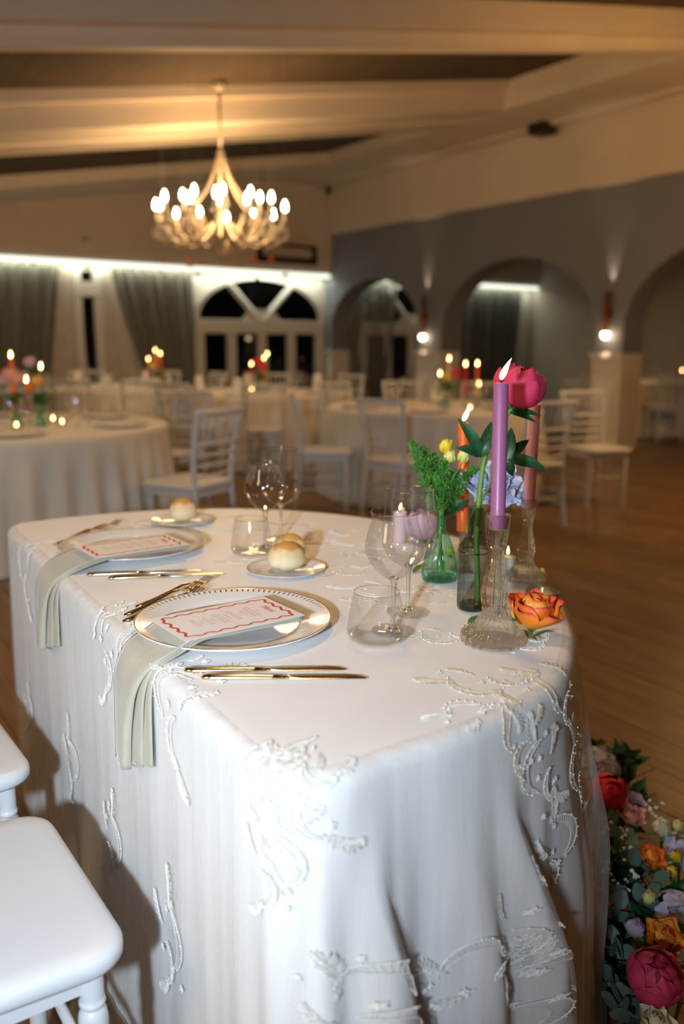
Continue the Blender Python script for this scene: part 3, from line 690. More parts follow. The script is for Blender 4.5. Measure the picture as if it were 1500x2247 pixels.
# ---- pressed glass candlestick (one piece of glass)
CS = [(0.0, 0.004), (0.040, 0.004), (0.044, 0.0), (0.050, 0.0005), (0.0515, 0.005), (0.0505, 0.015), (0.047, 0.0185), (0.039, 0.0225), (0.030, 0.031), (0.0225, 0.042), (0.0185, 0.052), (0.0205, 0.0555), (0.0182, 0.0595), (0.0205, 0.068), (0.0217, 0.080), (0.0195, 0.095), (0.0150, 0.117), (0.0124, 0.140), (0.0127, 0.153), (0.0160, 0.160), (0.0152, 0.164), (0.0180, 0.180), (0.0186, 0.196), (0.0202, 0.206), (0.0190, 0.2095), (0.0135, 0.2085), (0.0128, 0.198), (0.0125, 0.186), (0.0, 0.1855)]
def cs_mod(t, z, r, i):
    if z < 0.0175: return r*(1+0.030*math.cos(20*t))
    if z < 0.05: return r*(1+0.085*math.cos(20*t))
    if 0.058 < z < 0.155: return r*(1+0.075*math.cos(7*t+z*150)*math.cos(7*t-z*150))
    if 0.163 < z < 0.2 and r > 0.0135: return r*(1+0.03*math.cos(12*t))
    return r
def make_candlestick():
    o = MB().lathe(cr2(CS, 5), 80, cs_mod).build('glass_candlestick', MT['crystal_cut']); return o
cstick = make_candlestick()
# ---- chair, faces +x, origin on the floor under the seat
def make_chair():
    t = empty('banquet_chair'); cw = MT['chair_white']
    def rr(x0, x1, w0, w1, r, n=6):
        pts = []
        for (cx, cy, a0) in ((x1-r, w1-r, 0), (x0+r, w0-r, PI/2), (x0+r, -w0+r, PI), (x1-r, -w1+r, 1.5*PI)):
            for k in range(n+1): a = a0+PI/2*k/n; pts.append((cx+r*math.cos(a), cy+r*math.sin(a)))
        return pts
    s = MB(); lay = [(0.0, 0.432), (0.004, 0.438), (0.004, 0.452), (0.0, 0.459), (-0.008, 0.4625), (-0.03, 0.464)]; base = rr(-0.20, 0.20, 0.185, 0.205, 0.055); n = len(base); v = []; f = []
    for g, z in lay:
        for x, y in base:
            q = 1+g/0.2; v.append((x*q, y*q, z))
    for i in range(len(lay)-1):
        for j in range(n): k = (j+1) % n; f.append((i*n+j, i*n+k, (i+1)*n+k, (i+1)*n+j))
    f.append(tuple(range(n))[::-1]); f.append(tuple((len(lay)-1)*n+j for j in range(n)))
    s.add(v, f).build('seat', cw, t)
    ap = MB()
    for y in (-0.155, 0.155): ap.box((0, y, 0.41), (0.31, 0.022, 0.05))
    for x in (-0.16, 0.155): ap.box((x, 0, 0.41), (0.022, 0.30, 0.05))
    ap.build('apron', cw, t, False)
    legp = cr2([(0.0165, 0.435), (0.0165, 0.375), (0.0178, 0.368), (0.0178, 0.362), (0.0135, 0.358), (0.0185, 0.350), (0.0205, 0.335), (0.0185, 0.318), (0.0135, 0.312), (0.0185, 0.304), (0.0195, 0.292), (0.0150, 0.283), (0.0165, 0.27), (0.0168, 0.18), (0.0180, 0.175), (0.0140, 0.168), (0.0155, 0.15), (0.0125, 0.02), (0.0115, 0.0), (0.0, 0.0)], 3)
    lm = MB().lathe(legp, 16).mesh('leg', cw)
    for y in (-0.160, 0.160): obj('leg', lm, t, (0.158, y, 0))
    for s_ in (-1, 1):
        P = crom([(-0.235, 0.165*s_, 0.0), (-0.20, 0.162*s_, 0.22), (-0.178, 0.162*s_, 0.44), (-0.185, 0.170*s_, 0.60), (-0.215, 0.180*s_, 0.76), (-0.250, 0.190*s_, 0.885)], 5)
        MB().tube(P, [0.0125+0.004*min(1, i/12) for i in range(len(P))], 8).build('back_post', cw, t)
    def bx(z):  # x of the back at height z
        return -0.178-0.075*max(0, (z-0.44)/0.445)**1.6
    def cross(name, z, hw, rad, bow=0.012, flat=1.0):
        MB().tube([(bx(z)-bow*(1-(y/hw)**2), y, z) for y in [hw*(-1+2*k/10) for k in range(11)]], rad, 8, flat=flat).build(name, cw, t)
    cross('top_rail', 0.868, 0.188, 0.016, flat=1.1); cross('mid_rail', 0.690, 0.176, 0.014)
    for z in (0.625, 0.565, 0.505): cross('rung', z, 0.168, 0.0085)
    sp = None
    for k in range(6):
        y = -0.135+0.054*k; o = MB().tube([(bx(0.69)-0.012*(1-(y/0.176)**2), y*0.93, 0.695), (bx(0.78)-0.012, y*0.97, 0.78), (bx(0.868)-0.012*(1-(y/0.188)**2), y, 0.862)], 0.0075, 6).build('spindle', cw, t)
    for y in (-0.160, 0.160):
        for z in (0.265, 0.175): MB().tube([(0.158, y, z), (-0.205+0.0*z, y, z)], 0.0085, 6).build('stretcher', cw, t)
    for x, z in ((0.158, 0.235), (-0.20, 0.225)): MB().tube([(x, -0.16, z), (x, 0.16, z)], 0.0085, 6).build('stretcher', cw, t)
    return t
chair = make_chair()

# ================================================================== HEAD TABLE (D shaped)
T = 0.775
def d_outline(n=720):
    cx, cy, Rr = 0.665, 1.515, 0.795; P = []
    A, B = Vector((0.452, 0.728)), Vector((0.535, 2.302)); rc = 0.05
    P.append((A.x+rc, A.y-0.002))
    for k in range(121):
        ad = -97+194*k/120; a = math.radians(ad); Rr = -0.017+float(np.interp(ad, [-97, -84, -73, -62, -49, -31, 7, 27, 51, 75, 97], [0.798, 0.797, 0.797, 0.768, 0.745, 0.732, 0.762, 0.789, 0.812, 0.806, 0.802])); P.append((cx+Rr*math.cos(a), cy+Rr*math.sin(a)))
    def corner(c, a0, a1):
        return [(c[0]+rc*math.cos(a0+(a1-a0)*k/10), c[1]+rc*math.sin(a0+(a1-a0)*k/10)) for k in range(11)]
    P += corner((B.x+rc, B.y-rc+0.004), PI/2, PI-0.05)
    P += [(B.x+(A.x-B.x)*t, B.y-rc+(A.y+2*rc-B.y)*t) for t in [k/60 for k in range(1, 60)]]
    P += corner((A.x+rc, A.y+rc), PI, 1.5*PI)
    Q = [Vector(p) for p in P]; Q.append(Q[0]); L = [0]
    for a, b in zip(Q[:-1], Q[1:]): L.append(L[-1]+(b-a).length)
    tot = L[-1]; out = []
    xs = np.interp(np.linspace(0, tot, n, endpoint=False), L, [q.x for q in Q]); ysn = np.interp(np.linspace(0, tot, n, endpoint=False), L, [q.y for q in Q])
    for _ in range(60):
        xs = (np.roll(xs, 1)+2*xs+np.roll(xs, -1))/4; ysn = (np.roll(ysn, 1)+2*ysn+np.roll(ysn, -1))/4
    return np.stack([xs, ysn], 1), tot
NO = 720
OUT, PER = d_outline(NO)
_t = np.roll(OUT, -1, 0)-np.roll(OUT, 1, 0); _t /= np.linalg.norm(_t, axis=1)[:, None]; NRM = np.stack([_t[:, 1], -_t[:, 0]], 1)
for _ in range(4): NRM = (np.roll(NRM, 3, 0)+NRM+np.roll(NRM, -3, 0)); NRM /= np.linalg.norm(NRM, axis=1)[:, None]
S_ARC_END = PER*(1-1.66/PER)                        # straight side runs from here back to s = 0
def at_s(s, arr):
    q = (s/PER*NO) % NO; i = int(q); f = q-i; return arr[i]*(1-f)+arr[(i+1) % NO]*f
ridges = []
rs = random.Random(5)
for s_, w_, a_ in ((-0.060, 0.020, 0.030), (-0.015, 0.016, 0.042), (0.030, 0.020, 0.060), (0.085, 0.016, 0.020), (0.19, 0.050, 0.040), (0.285, 0.022, 0.066), (0.345, 0.018, 0.022), (0.44, 0.045, 0.045), (0.525, 0.022, 0.058), (0.60, 0.030, 0.040), (0.69, 0.025, 0.036), (0.78, 0.03, 0.026)):
    ridges.append((s_, w_, a_))
s_ = 0.90
while s_ < S_ARC_END: ridges.append((s_, 0.030, rs.uniform(0.012, 0.022))); s_ += rs.uniform(0.10, 0.15)
s_ = S_ARC_END+0.08
while s_ < PER-0.1: ridges.append((s_, rs.uniform(0.02, 0.04), rs.uniform(0.003, 0.008))); s_ += rs.uniform(0.06, 0.13)
def fold(s, v, k=1.0, sh=0.0):
    s = s % PER; o = 0.0
    for a, w_, h in ridges:
        d = s-a-sh
        if d > PER/2: d -= PER
        if d < -PER/2: d += PER
        d += 0.05*(v-0.5)*math.sin(a*37)                # folds do not hang quite plumb
        if abs(d) < 3*w_: o += h*math.exp(-(d/w_)**2)
    strait = 1.0 if s < S_ARC_END else 0.35
    return k*(o*sm(v*1.9)*(0.55+0.45*v)+0.010*v*strait)
RE = 0.022
def surf(s, t, lift=0.0, k=1.0, sh=0.0):
    """point at arc position s, distance t past the table edge (t<0 lies on the top)"""
    p, n = at_s(s, OUT), at_s(s, NRM)
    if t <= 0: q = p+n*t; return Vector((q[0], q[1], T+lift))
    q = RE*PI/2
    if t < q:
        a = t/RE; e = p+n*(math.sin(a)*(RE+lift)); return Vector((e[0], e[1], T-RE+math.cos(a)*(RE+lift)))
    v = (t-q)/(T-RE); fo = fold(s, min(v, 1.0), k, sh); e = p+n*(RE+lift+fo)+np.array([-n[1], n[0]])*(1.7*max(0.0, fo-0.010)*sm((s % PER)*20 if s % PER < 1 else 1)*(1 if s % PER < S_ARC_END else 0)); return Vector((e[0], e[1], max(0.002, T-RE-(t-q))))
# the table itself
tb = empty('half_moon_table', (0.9, 1.5, 0))
MB().poly([(p[0]-0.9, p[1]-1.5) for p in OUT[::6]*1.0], T-0.035, T-0.004).build('table_top', MT['beam_paint'], tb, False)
for x, y in ((-0.30, -0.55), (-0.26, 0.55), (0.32, -0.35), (0.32, 0.35)): MB().tube([(x, y, 0), (x, y, T-0.03)], 0.025, 10).build('leg', MT['beam_paint'], tb)
tag(tb, 'half-moon head table hidden under the white lace cloth', 'table')
# satin cloth
rings = []
ctr = np.array([0.86, 1.515])
nu = 480
ss = [PER*i/nu for i in range(nu)]
NV = 34
drop = [RE*PI/2*k/5 for k in range(1, 6)]+[RE*PI/2+(T-RE)*((k+1)/NV) for k in range(NV)]
def cloth_fn(i, j):
    if j < 8:
        q = [0.0, 0.2, 0.4, 0.6, 0.75, 0.87, 0.95, 1.0][j]; p = at_s(ss[i], OUT); e = ctr+(p-ctr)*q; return (e[0], e[1], T)
    return surf(ss[i], drop[j-8])
cl = MB().grid(cloth_fn, nu, 8+len(drop), wrap=True).build('tablecloth', MT['satin'])
tag(cl, 'long white satin cloth covering the half-moon head table', 'tablecloth')
# tulle overlay with embroidery
def tulle_mat():
    m = bpy.data.materials.new('sheer_tulle'); m.use_nodes = True; N, L = nt(m); N.remove(N['Principled BSDF'])
    tr = N.new('ShaderNodeBsdfTransparent'); df = N.new('ShaderNodeBsdfDiffuse'); tl = N.new('ShaderNodeBsdfTranslucent'); m1 = N.new('ShaderNodeMixShader'); m2 = N.new('ShaderNodeMixShader')
    df.inputs[0].default_value = (0.82, 0.80, 0.76, 1); tl.inputs[0].default_value = (0.75, 0.70, 0.62, 1); m1.inputs[0].default_value = 0.3
    L.new(df.outputs[0], m1.inputs[1]); L.new(tl.outputs[0], m1.inputs[2])
    tc = N.new('ShaderNodeTexCoord'); mp = N.new('ShaderNodeMapping'); mp.inputs['Scale'].default_value = (26, 26, 1.1); L.new(tc.outputs['Object'], mp.inputs[0])
    n = N.new('ShaderNodeTexNoise'); n.inputs['Scale'].default_value = 1.6; n.inputs['Detail'].default_value = 4; L.new(mp.outputs[0], n.inputs['Vector'])
    r = N.new('ShaderNodeMapRange'); r.inputs[1].default_value = 0.3; r.inputs[2].default_value = 0.75; r.inputs[3].default_value = 0.14; r.inputs[4].default_value = 0.40; L.new(n.outputs[0], r.inputs[0])
    L.new(r.outputs[0], m2.inputs[0]); L.new(tr.outputs[0], m2.inputs[1]); L.new(m1.outputs[0], m2.inputs[2]); L.new(m2.outputs[0], N['Material Output'].inputs[0])
    return m
MT['tulle'] = tulle_mat()
def K(s):  # the overlay stands further off the satin on the arc away from the camera
    s = s % PER
    return 1.0+0.15*sm((s-0.38)/0.2)*(1 if s < S_ARC_END else 0)
def tsurf(s, t, lift=0.0):
    s2 = s % PER; far = sm((s2-0.38)/0.2)*(1-sm((s2-S_ARC_END+0.2)/0.2))
    hang = sm(t/0.25)
    return surf(s, t, 0.0006+0.0024*sm(t/0.02)+lift+(0.002+0.006*far)*hang+0.016*far*math.sin(PI*min(1, max(0, t/0.60))), K(s), 0.012*far)
def tulle_fn(i, j): return tsurf(ss[i], ([0.0, 0.004]+drop)[j])
tu = MB().grid(tulle_fn, nu, 2+len(drop), wrap=True).build('lace_overlay', MT['tulle'])
tag(tu, 'sheer embroidered tulle overlay hanging over the white satin cloth', 'table overlay')
# ---- embroidery motifs (raised thread) laid on the overlay
_gs = np.array([[*proj(tsurf(s, t))] for s in ss[::2] for t in (np.arange(-0.16, 0.77, 0.01))])
_gk = [(s, t) for s in ss[::2] for t in (np.arange(-0.16, 0.77, 0.01))]
def st_at(px, py):
    d = (_gs[:, 0]-px)**2+(_gs[:, 1]-py)**2; near = d < 400
    k = int(np.argmin(np.where(near, _gs[:, 2]+d*0.0005, 1e9 if near.any() else d)))
    return _gk[k]
def leafloop(x, y, a, L_, w_, n=9):
    pts = []
    for k in range(2*n):
        q = k/n if k < n else 2-k/n; sgn = 1 if k < n else -1
        u, vv = L_*q, sgn*w_*math.sin(PI*q**0.75); pts.append((x+u*math.cos(a)-vv*math.sin(a), y+u*math.sin(a)+vv*math.cos(a)))
    return pts
def motif(rng, size, full=1.0):
    """2D drawing: closed leaves (filled), thread lines, beads"""
    lines, leaves, beads = [], [], []
    bend = rng.uniform(0.5, 0.9)*rng.choice((-1, 1)); L_ = size
    def spray(x0, y0, a0, ln, cv, n=8):
        P = [(x0, y0)]; a = a0
        for k in range(n): a += cv/n; P.append((P[-1][0]+ln/n*math.cos(a), P[-1][1]+ln/n*math.sin(a)))
        lines.append((P, 0.0007))
        for k in range(1, n+1):
            aa = math.atan2(P[k][1]-P[k-1][1], P[k][0]-P[k-1][0]); tl = ln*0.30*(0.35+0.65*math.sin(PI*k/(n+1)))
            for sg in (-1, 1):
                lf = leafloop(P[k][0], P[k][1], aa+sg*rng.uniform(0.55, 0.85), tl, tl*0.15); lines.append((lf+[lf[0]], 0.0006)); lines.append(([lf[0], lf[len(lf)//2]], 0.0004))
        lf = leafloop(P[-1][0], P[-1][1], a, ln*0.16, ln*0.03); leaves.append(lf); lines.append((lf+[lf[0]], 0.00055))
    def crescent(x0, y0, r, a0, sw, wd):
        O, I = [], []
        for k in range(25):
            t = k/24; a = a0+sw*t; w_ = wd*math.sin(PI*(0.06+0.9*t))**0.7; rr = r*(1-0.25*t)
            O.append((x0+rr*math.cos(a), y0+rr*math.sin(a))); I.append((x0+(rr-w_)*math.cos(a), y0+(rr-w_)*math.sin(a)))
        lines.append((O, 0.0008)); lines.append((I, 0.0006)); lines.append(([(x*0.97+x0*0.03, y*0.97+y0*0.03) for x, y in O], 0.0005))
        for k in range(24):
            for e_ in (0,): lines.append(([(O[k][0]+(O[k+1][0]-O[k][0])*e_, O[k][1]+(O[k+1][1]-O[k][1])*e_), I[min(24, k+1)]], 0.0004))
        for k in range(0, 25, 3): beads.append((O[k][0]*1.02-x0*0.02, O[k][1]*1.02-y0*0.02))
    sg = 1 if bend > 0 else -1
    crescent(-0.06*L_*sg, 0.05*L_, 0.27*L_, 1.2 if sg > 0 else 1.9, sg*3.2, 0.085*L_)
    crescent(0.12*L_*sg, -0.20*L_, 0.19*L_, -1.6, -sg*3.0, 0.065*L_)
    spray(0.0, 0.25*L_, PI/2+0.5*sg, 0.34*L_, -0.7*sg); spray(0.10*L_*sg, -0.33*L_, -PI/2+0.3*sg, 0.28*L_, 0.8*sg, 7)
    spray(0.16*L_*sg, 0.05*L_, 0.5 if sg > 0 else PI-0.5, 0.24*L_, 0.9*sg, 6)
    for k in range(int(6*full)):
        x, y = rng.uniform(-0.25, 0.25)*L_, rng.uniform(-0.5, 0.5)*L_
        for q in range(5): lf = leafloop(x, y, q*1.257, 0.035*L_, 0.010*L_, 5); leaves.append(lf); lines.append((lf+[lf[0]], 0.0005))
        beads.append((x, y))
    return lines, leaves, beads
def stitch(place_fn, rng, size, parent, mat, full=1.0, aspect=1.0):
    lines, leaves, beads = motif(rng, size, full); mb = MB()
    for pts, r in lines:
        mb.tube([place_fn(x*aspect, y, 0.0010) for x, y in pts], r, 4, caps=False)
    for lf in leaves:
        P = [place_fn(x*aspect, y, 0.0008) for x, y in lf]; n = len(P); c = sum(P, Vector())/n
        mb.add(P+[c], [(i, (i+1) % n, n) for i in range(n)])
    o = mb.build('embroidery', mat, parent)
    o['kind'] = 'stuff'
    if beads:
        b = MB()
        for x, y in beads: b.ball(place_fn(x*aspect, y, 0.0025), 0.0012, 6, 4)
        b.build('beads', MT['bead'], o)['kind'] = 'stuff'
    return o
rm = random.Random(21)
def on_drape(px, py, size, mat='thread', rot=0.0, aspect=1.0, full=1.0):
    s0, t0 = st_at(px, py); c, s1 = math.cos(rot), math.sin(rot)
    f = lambda x, y, h: tsurf(s0+x*c-y*s1, t0-(x*s1+y*c), h)
    return stitch(f, rm, size, tu, MT[mat], full, aspect)
for a in ((620, 1720, 0.17, 'thread', 0.3), (655, 1700, 0.13, 'thread', 1.2), (580, 1690, 0.12, 'thread', 0.0), (600, 1790, 0.14, 'thread', -0.3), (590, 1900, 0.13, 'thread', 0.1), (235, 1420, 0.22, 'thread', 0.0), (232, 1340, 0.10, 'thread', 0.4), (375, 1540, 0.22, 'thread', 0.0), (385, 1455, 0.12, 'thread', 1.0),
          (145, 1680, 0.18, 'thread', 0.1), (240, 1850, 0.18, 'thread', -0.1), (372, 2070, 0.20, 'thread', 0.1), (50, 1250, 0.20, 'thread', 0.0), (60, 1560, 0.12, 'thread', 0.0),
          (1065, 1500, 0.17, 'thread_gold', 0.7), (1040, 1555, 0.12, 'thread', 1.3), (1150, 1610, 0.14, 'thread_gold', -0.3), (1195, 1690, 0.16, 'thread', 0.3), (1210, 1860, 0.16, 'thread', 0.1), (1205, 2010, 0.17, 'thread', -0.2), (1190, 2180, 0.16, 'thread', 0.2),
          (1075, 2130, 0.15, 'thread', 1.2), (800, 2200, 0.15, 'thread', 0.6), (1235, 1520, 0.16, 'thread_gold', 0.1), (1270, 1690, 0.15, 'thread_gold', 0.0)): on_drape(*a)
def on_top(x, y, size, rot, mat='thread_gold'):
    c, s1 = math.cos(rot), math.sin(rot); f = lambda u, v_, h: Vector((x+u*c-v_*s1, y+u*s1+v_*c, T+h*0.6)); return stitch(f, rm, size, tu, MT[mat], 0.8)
for x, y, s_, r_ in ((0.90, 0.99, 0.13, 0.9), (0.99, 0.89, 0.11, 1.4), (1.06, 1.12, 0.20, 0.2), (0.98, 1.26, 0.18, 0.7), (1.14, 1.40, 0.22, 0.1), (1.02, 1.42, 0.16, 1.6), (1.16, 1.24, 0.14, 0.3), (1.18, 1.62, 0.24, -0.2), (1.06, 1.62, 0.18, 0.6), (1.12, 1.83, 0.22, 0.2), (1.24, 1.46, 0.17, 0.4), (0.98, 1.95, 0.2, 1.2), (0.86, 2.10, 0.18, 1.5), (1.00, 2.08, 0.16, 0.9), (0.90, 1.20, 0.10, 0.5), (0.86, 1.62, 0.10, 1.2), (1.08, 1.01, 0.12, 0.8)): on_top(x, y, s_, r_, 'thread_gold' if (x*10) % 2 < 1.4 else 'thread')

# ================================================================== PLACE SETTINGS
def near_far(n, f): return (n, f)
pc = [Pz(513, 1365, T+0.008), Pz(291, 1199, T+0.008)]
lab = ['nearer', 'farther']
for i, p in enumerate(pc):
    place(charger, USED, (p.x, p.y, T), 0.3*i, ('white charger plate with gold dashed rim at the nearer setting', 'white charger plate with gold dashed rim at the farther setting')[i], 'plate')
def bread_plate(px, i):
    p = Pz(*px, T+0.004); return place(bplate, USED, (p.x, p.y, T), 0, ('small gold-rimmed bread plate holding two rolls', 'small gold-rimmed bread plate at the far edge holding one roll')[i], 'bread plate', scale=0.505), p
_, b0 = bread_plate((627, 1249), 0); _, b1 = bread_plate((401, 1143), 1)
def crust_mat():
    m = pmat('bread_crust', (0.8, 0.62, 0.32), 0.65, bump=(45, 0.25)); N, L = nt(m); b = N['Principled BSDF']
    tc = N.new('ShaderNodeTexCoord'); sp = N.new('ShaderNodeSeparateXYZ'); L.new(tc.outputs['Generated'], sp.inputs[0]); n = N.new('ShaderNodeTexNoise'); n.inputs['Scale'].default_value = 4; L.new(tc.outputs['Generated'], n.inputs['Vector'])
    a = N.new('ShaderNodeMath'); a.operation = 'MULTIPLY_ADD'; a.inputs[1].default_value = 0.35; L.new(n.outputs[0], a.inputs[0]); L.new(sp.outputs[2], a.inputs[2])
    r = N.new('ShaderNodeValToRGB'); e = r.color_ramp.elements; e[0].position = 0.55; e[0].color = (0.76, 0.66, 0.42, 1); e[1].position = 1.15; e[1].color = (0.56, 0.29, 0.08, 1); q = e.new(0.92); q.color = (0.74, 0.54, 0.25, 1)
    L.new(a.outputs[0], r.inputs[0]); L.new(r.outputs[0], b.inputs['Base Color']); return m
MT['crust'] = crust_mat()
def roll(loc, rx, ry, rz, crease, rot, label):
    def fn(i, j):
        a, b = 2*PI*i/36, PI*j/20; x, y, z = math.sin(b)*math.cos(a), math.sin(b)*math.sin(a), math.cos(b)
        z = z if z > 0 else z*0.55; k = 1+0.03*math.sin(3*a+1)*math.sin(b)
        k -= crease*math.exp(-((x+0.35)/0.13)**2)*(0.4+0.6*max(0, -y))*(1 if b > 0.3 else b/0.3)
        return (x*rx*k, y*ry*k, z*rz*k+rz*0.55)
    o = MB().grid(fn, 36, 21, wrap=True).build('bread_roll', MT['crust']); o.location = loc; o.rotation_euler = (0, 0, rot); tag(o, label, 'bread roll'); return o
vr = -YAW
roll((b0.x-0.004, b0.y-0.006, T+0.004), 0.040, 0.036, 0.040, 0.16, vr, 'creased golden bread roll in front on the nearer bread plate')
q = b0+Vector((math.sin(YAW), math.cos(YAW), 0))*0.036+rgt*0.008
roll((q.x, q.y, T+0.012), 0.032, 0.026, 0.040, 0.0, vr, 'bread roll tucked behind the front roll on the nearer plate')
roll((b1.x, b1.y, T+0.004), 0.036, 0.034, 0.041, 0.0, vr, 'smooth round bread roll on the far bread plate')
def lay(proto, a, b, label, cat, z=T):
    """put a cutlery piece so its handle end is at pixel a and its tip towards pixel b"""
    A, B = Pz(*a, z+0.003), Pz(*b, z+0.003); return place(proto, USED, (A.x, A.y, z), math.atan2(B.y-A.y, B.x-A.x), label, cat)
lay(knife, (404, 1472), (760, 1468), 'gold table knife nearer the plate at the nearer setting', 'knife')
lay(knife, (442, 1487), (775, 1487), 'gold table knife nearest the front edge of the table', 'knife')
lay(knife, (190, 1262), (448, 1252), 'gold table knife nearer the plate at the farther setting', 'knife')
lay(knife, (237, 1270), (472, 1260), 'gold table knife between the two place settings, outer of its pair', 'knife')
lay(fork, (298, 1334), (492, 1263), 'gold fork farthest out, left of the nearer plate, tines in view', 'fork')
lay(fork, (273, 1352), (452, 1283), 'gold fork in the middle of three beside the nearer plate', 'fork')
lay(fork, (270, 1366), (440, 1300), 'gold fork closest to the nearer plate, mostly under its rim', 'fork')
lay(fork, (148, 1186), (295, 1138), 'gold fork farthest out beside the farther plate, tines in view', 'fork')
lay(fork, (118, 1197), (262, 1148), 'gold fork half hidden by the farther plate', 'fork')
# napkins
def napkin(yc, xr, zp, drop_len, label, w0=0.062, edge_x=None, skew=0.0):
    t = empty('napkin', (xr, yc, T)); ex = edge_x
    def path(off, dl):
        return crom([(0.0, zp+off), (-0.07, zp+off), (-0.150, zp+off+0.001), (-0.185, zp+off), (ex-xr+0.020, 0.010+off), (ex-xr-0.018, -0.006+off*0.5), (ex-xr-0.031-off, -0.040), (ex-xr-0.036-off, -0.10), (ex-xr-0.038-off, -dl)], 6)
    def sheet(name, off, dl, y0, y1, y0b, y1b, ro):
        P = path(off, dl); n = len(P); nw = 13
        def fn(i, j):
            q = j/(n-1); u = i/(nw-1); a = sm((q-0.5)/0.5); yl, yh = y0+(y0b-y0)*a, y1+(y1b-y1)*a; p = P[j]
            bulge = ro*a*(math.sin(PI*u)**2*0.4+math.exp(-((u-0.14)/0.13)**2))
            return (p.x-bulge-0.002*math.sin(7*u+q*5)*a, yl+(yh-yl)*u+skew*a, p.y-(0.012*u*a if j == n-1 else 0))
        o = MB().grid(fn, nw, n).build(name, MT['napkin'], t)
        md = o.modifiers.new('thickness', 'SOLIDIFY'); md.thickness = 0.0022; md.offset = 0
        return o
    sheet('front_fold', 0.008, drop_len, -w0, w0, -w0*0.30, w0*0.92, 0.014)
    sheet('middle_fold', 0.004, drop_len*0.92, -w0, w0*0.9, -w0*0.80, w0*0.5, 0.003)
    sheet('back_fold', 0.0, drop_len*0.86, -w0*1.02, w0*0.9, -w0*1.25, w0*0.3, 0.002)
    return tag(t, label, 'napkin')
napkin(1.198, 0.715, 0.0235, 0.178, 'folded sage satin napkin hanging over the edge at the nearer setting', edge_x=0.475)
napkin(1.765, 0.775, 0.0235, 0.165, 'folded sage satin napkin hanging over the edge at the farther setting', edge_x=0.508)
# menu cards
def text_mesh(body, size, mat, shear=0.0):
    c = bpy.data.curves.new('t', 'FONT'); c.body = body; c.size = size; c.align_x = 'CENTER'; c.shear = shear; c.extrude = 0.00008
    o = bpy.data.objects.new('t', c); col.objects.link(o); dg = bpy.context.evaluated_depsgraph_get(); me = bpy.data.meshes.new_from_object(o.evaluated_get(dg)); bpy.data.objects.remove(o)
    me.materials.clear(); me.materials.append(mat); return me
def menu(corners, z, label):
    """corners: near-left, near-right, far-right, far-left seen from a guest (x runs away from the table edge)"""
    a, b, c, d = corners; ctr_ = (a+b+c+d)/4; ex = ((b+c)/2-(a+d)/2); ey = ((d+c)/2-(a+b)/2); Lx, Wy = 0.213, 0.128
    ang = math.atan2(ex.y, ex.x); t = empty('menu_card', (ctr_.x, ctr_.y, z), ang)
    MB().box((0, 0, 0), (Lx, Wy, 0.0006)).build('card', MT['paper'], t, False)
    hx, hy = Lx/2-0.013, Wy/2-0.013; P = []; A = 0.0042
    def side(p0, p1, nw):
        n = nw*14
        for k in range(n):
            q = k/n; x = p0[0]+(p1[0]-p0[0])*q; y = p0[1]+(p1[1]-p0[1])*q; dx, dy = p1[0]-p0[0], p1[1]-p0[1]; l = math.hypot(dx, dy); o = A*math.sin(2*PI*nw*q)
            P.append((x-dy/l*o, y+dx/l*o))
    C4 = [(-hx, -hy), (hx, -hy), (hx, hy), (-hx, hy)]
    side(C4[0], C4[1], 7); side(C4[1], C4[2], 4); side(C4[2], C4[3], 7); side(C4[3], C4[0], 4); n = len(P)
    Q = []
    for k in range(n):                               # soften the corners into loops
        x = sum(P[(k+m) % n][0] for m in range(-3, 4))/7; y = sum(P[(k+m) % n][1] for m in range(-3, 4))/7; Q.append((x, y))
    v = []; f = []
    for k in range(n):
        x0, y0 = Q[k-1]; x1, y1 = Q[(k+1) % n]; l = math.hypot(x1-x0, y1-y0) or 1; nx, ny = -(y1-y0)/l, (x1-x0)/l; w_ = 0.0015+0.0009*abs(nx)
        v += [(Q[k][0]+nx*w_, Q[k][1]+ny*w_, 0.0005), (Q[k][0]-nx*w_, Q[k][1]-ny*w_, 0.0005)]
    for k in range(n): m_ = (k+1) % n; f.append((2*k, 2*k+1, 2*m_+1, 2*m_))
    MB().add(v, f).build('wavy_border', MT['red_ink'], t, False)
    o = obj('title', text_mesh('Menu', 0.017, MT['red_ink'], 0.35), t, (Lx/2-0.036, 0, 0.0005)); o.rotation_euler = (0, 0, -PI/2)
    ln = MB(); x = Lx/2-0.050
    for grp, h in ((1, 0.25), (3, 0.8), (1, 0.35), (1, 0.3), (2, 0.75), (1, 0.35), (3, 0.8), (1, 0.3), (2, 0.6), (1, 0.3), (2, 0.55)):
        for g in range(grp):
            hw = 0.034*h*rm.uniform(0.8, 1.0); y = -hw
            while y < hw:                             # words too small to read: short ticks of ink
                wl = rm.uniform(0.003, 0.008); ln.box((x, min(y+wl/2, hw), 0.0005), (0.0013, wl, 0.0002)); y += wl+0.0018
            x -= 0.0052
        x -= 0.0028
        if x < -Lx/2+0.03: break
    ln.build('text_lines', MT['text_ink'], t, False)['kind'] = 'stuff'
    return tag(t, label, 'menu card')
zc = T+0.0375
menu([Pz(402, 1408, zc), Pz(670, 1352, zc), Pz(570, 1308, zc), Pz(340, 1357, zc)], zc, 'white menu card with red wavy border at the nearer setting')
menu([Pz(205, 1230, zc), Pz(412, 1195, zc), Pz(358, 1172, zc), Pz(175, 1193, zc)], zc, 'white menu card with red wavy border at the farther setting')
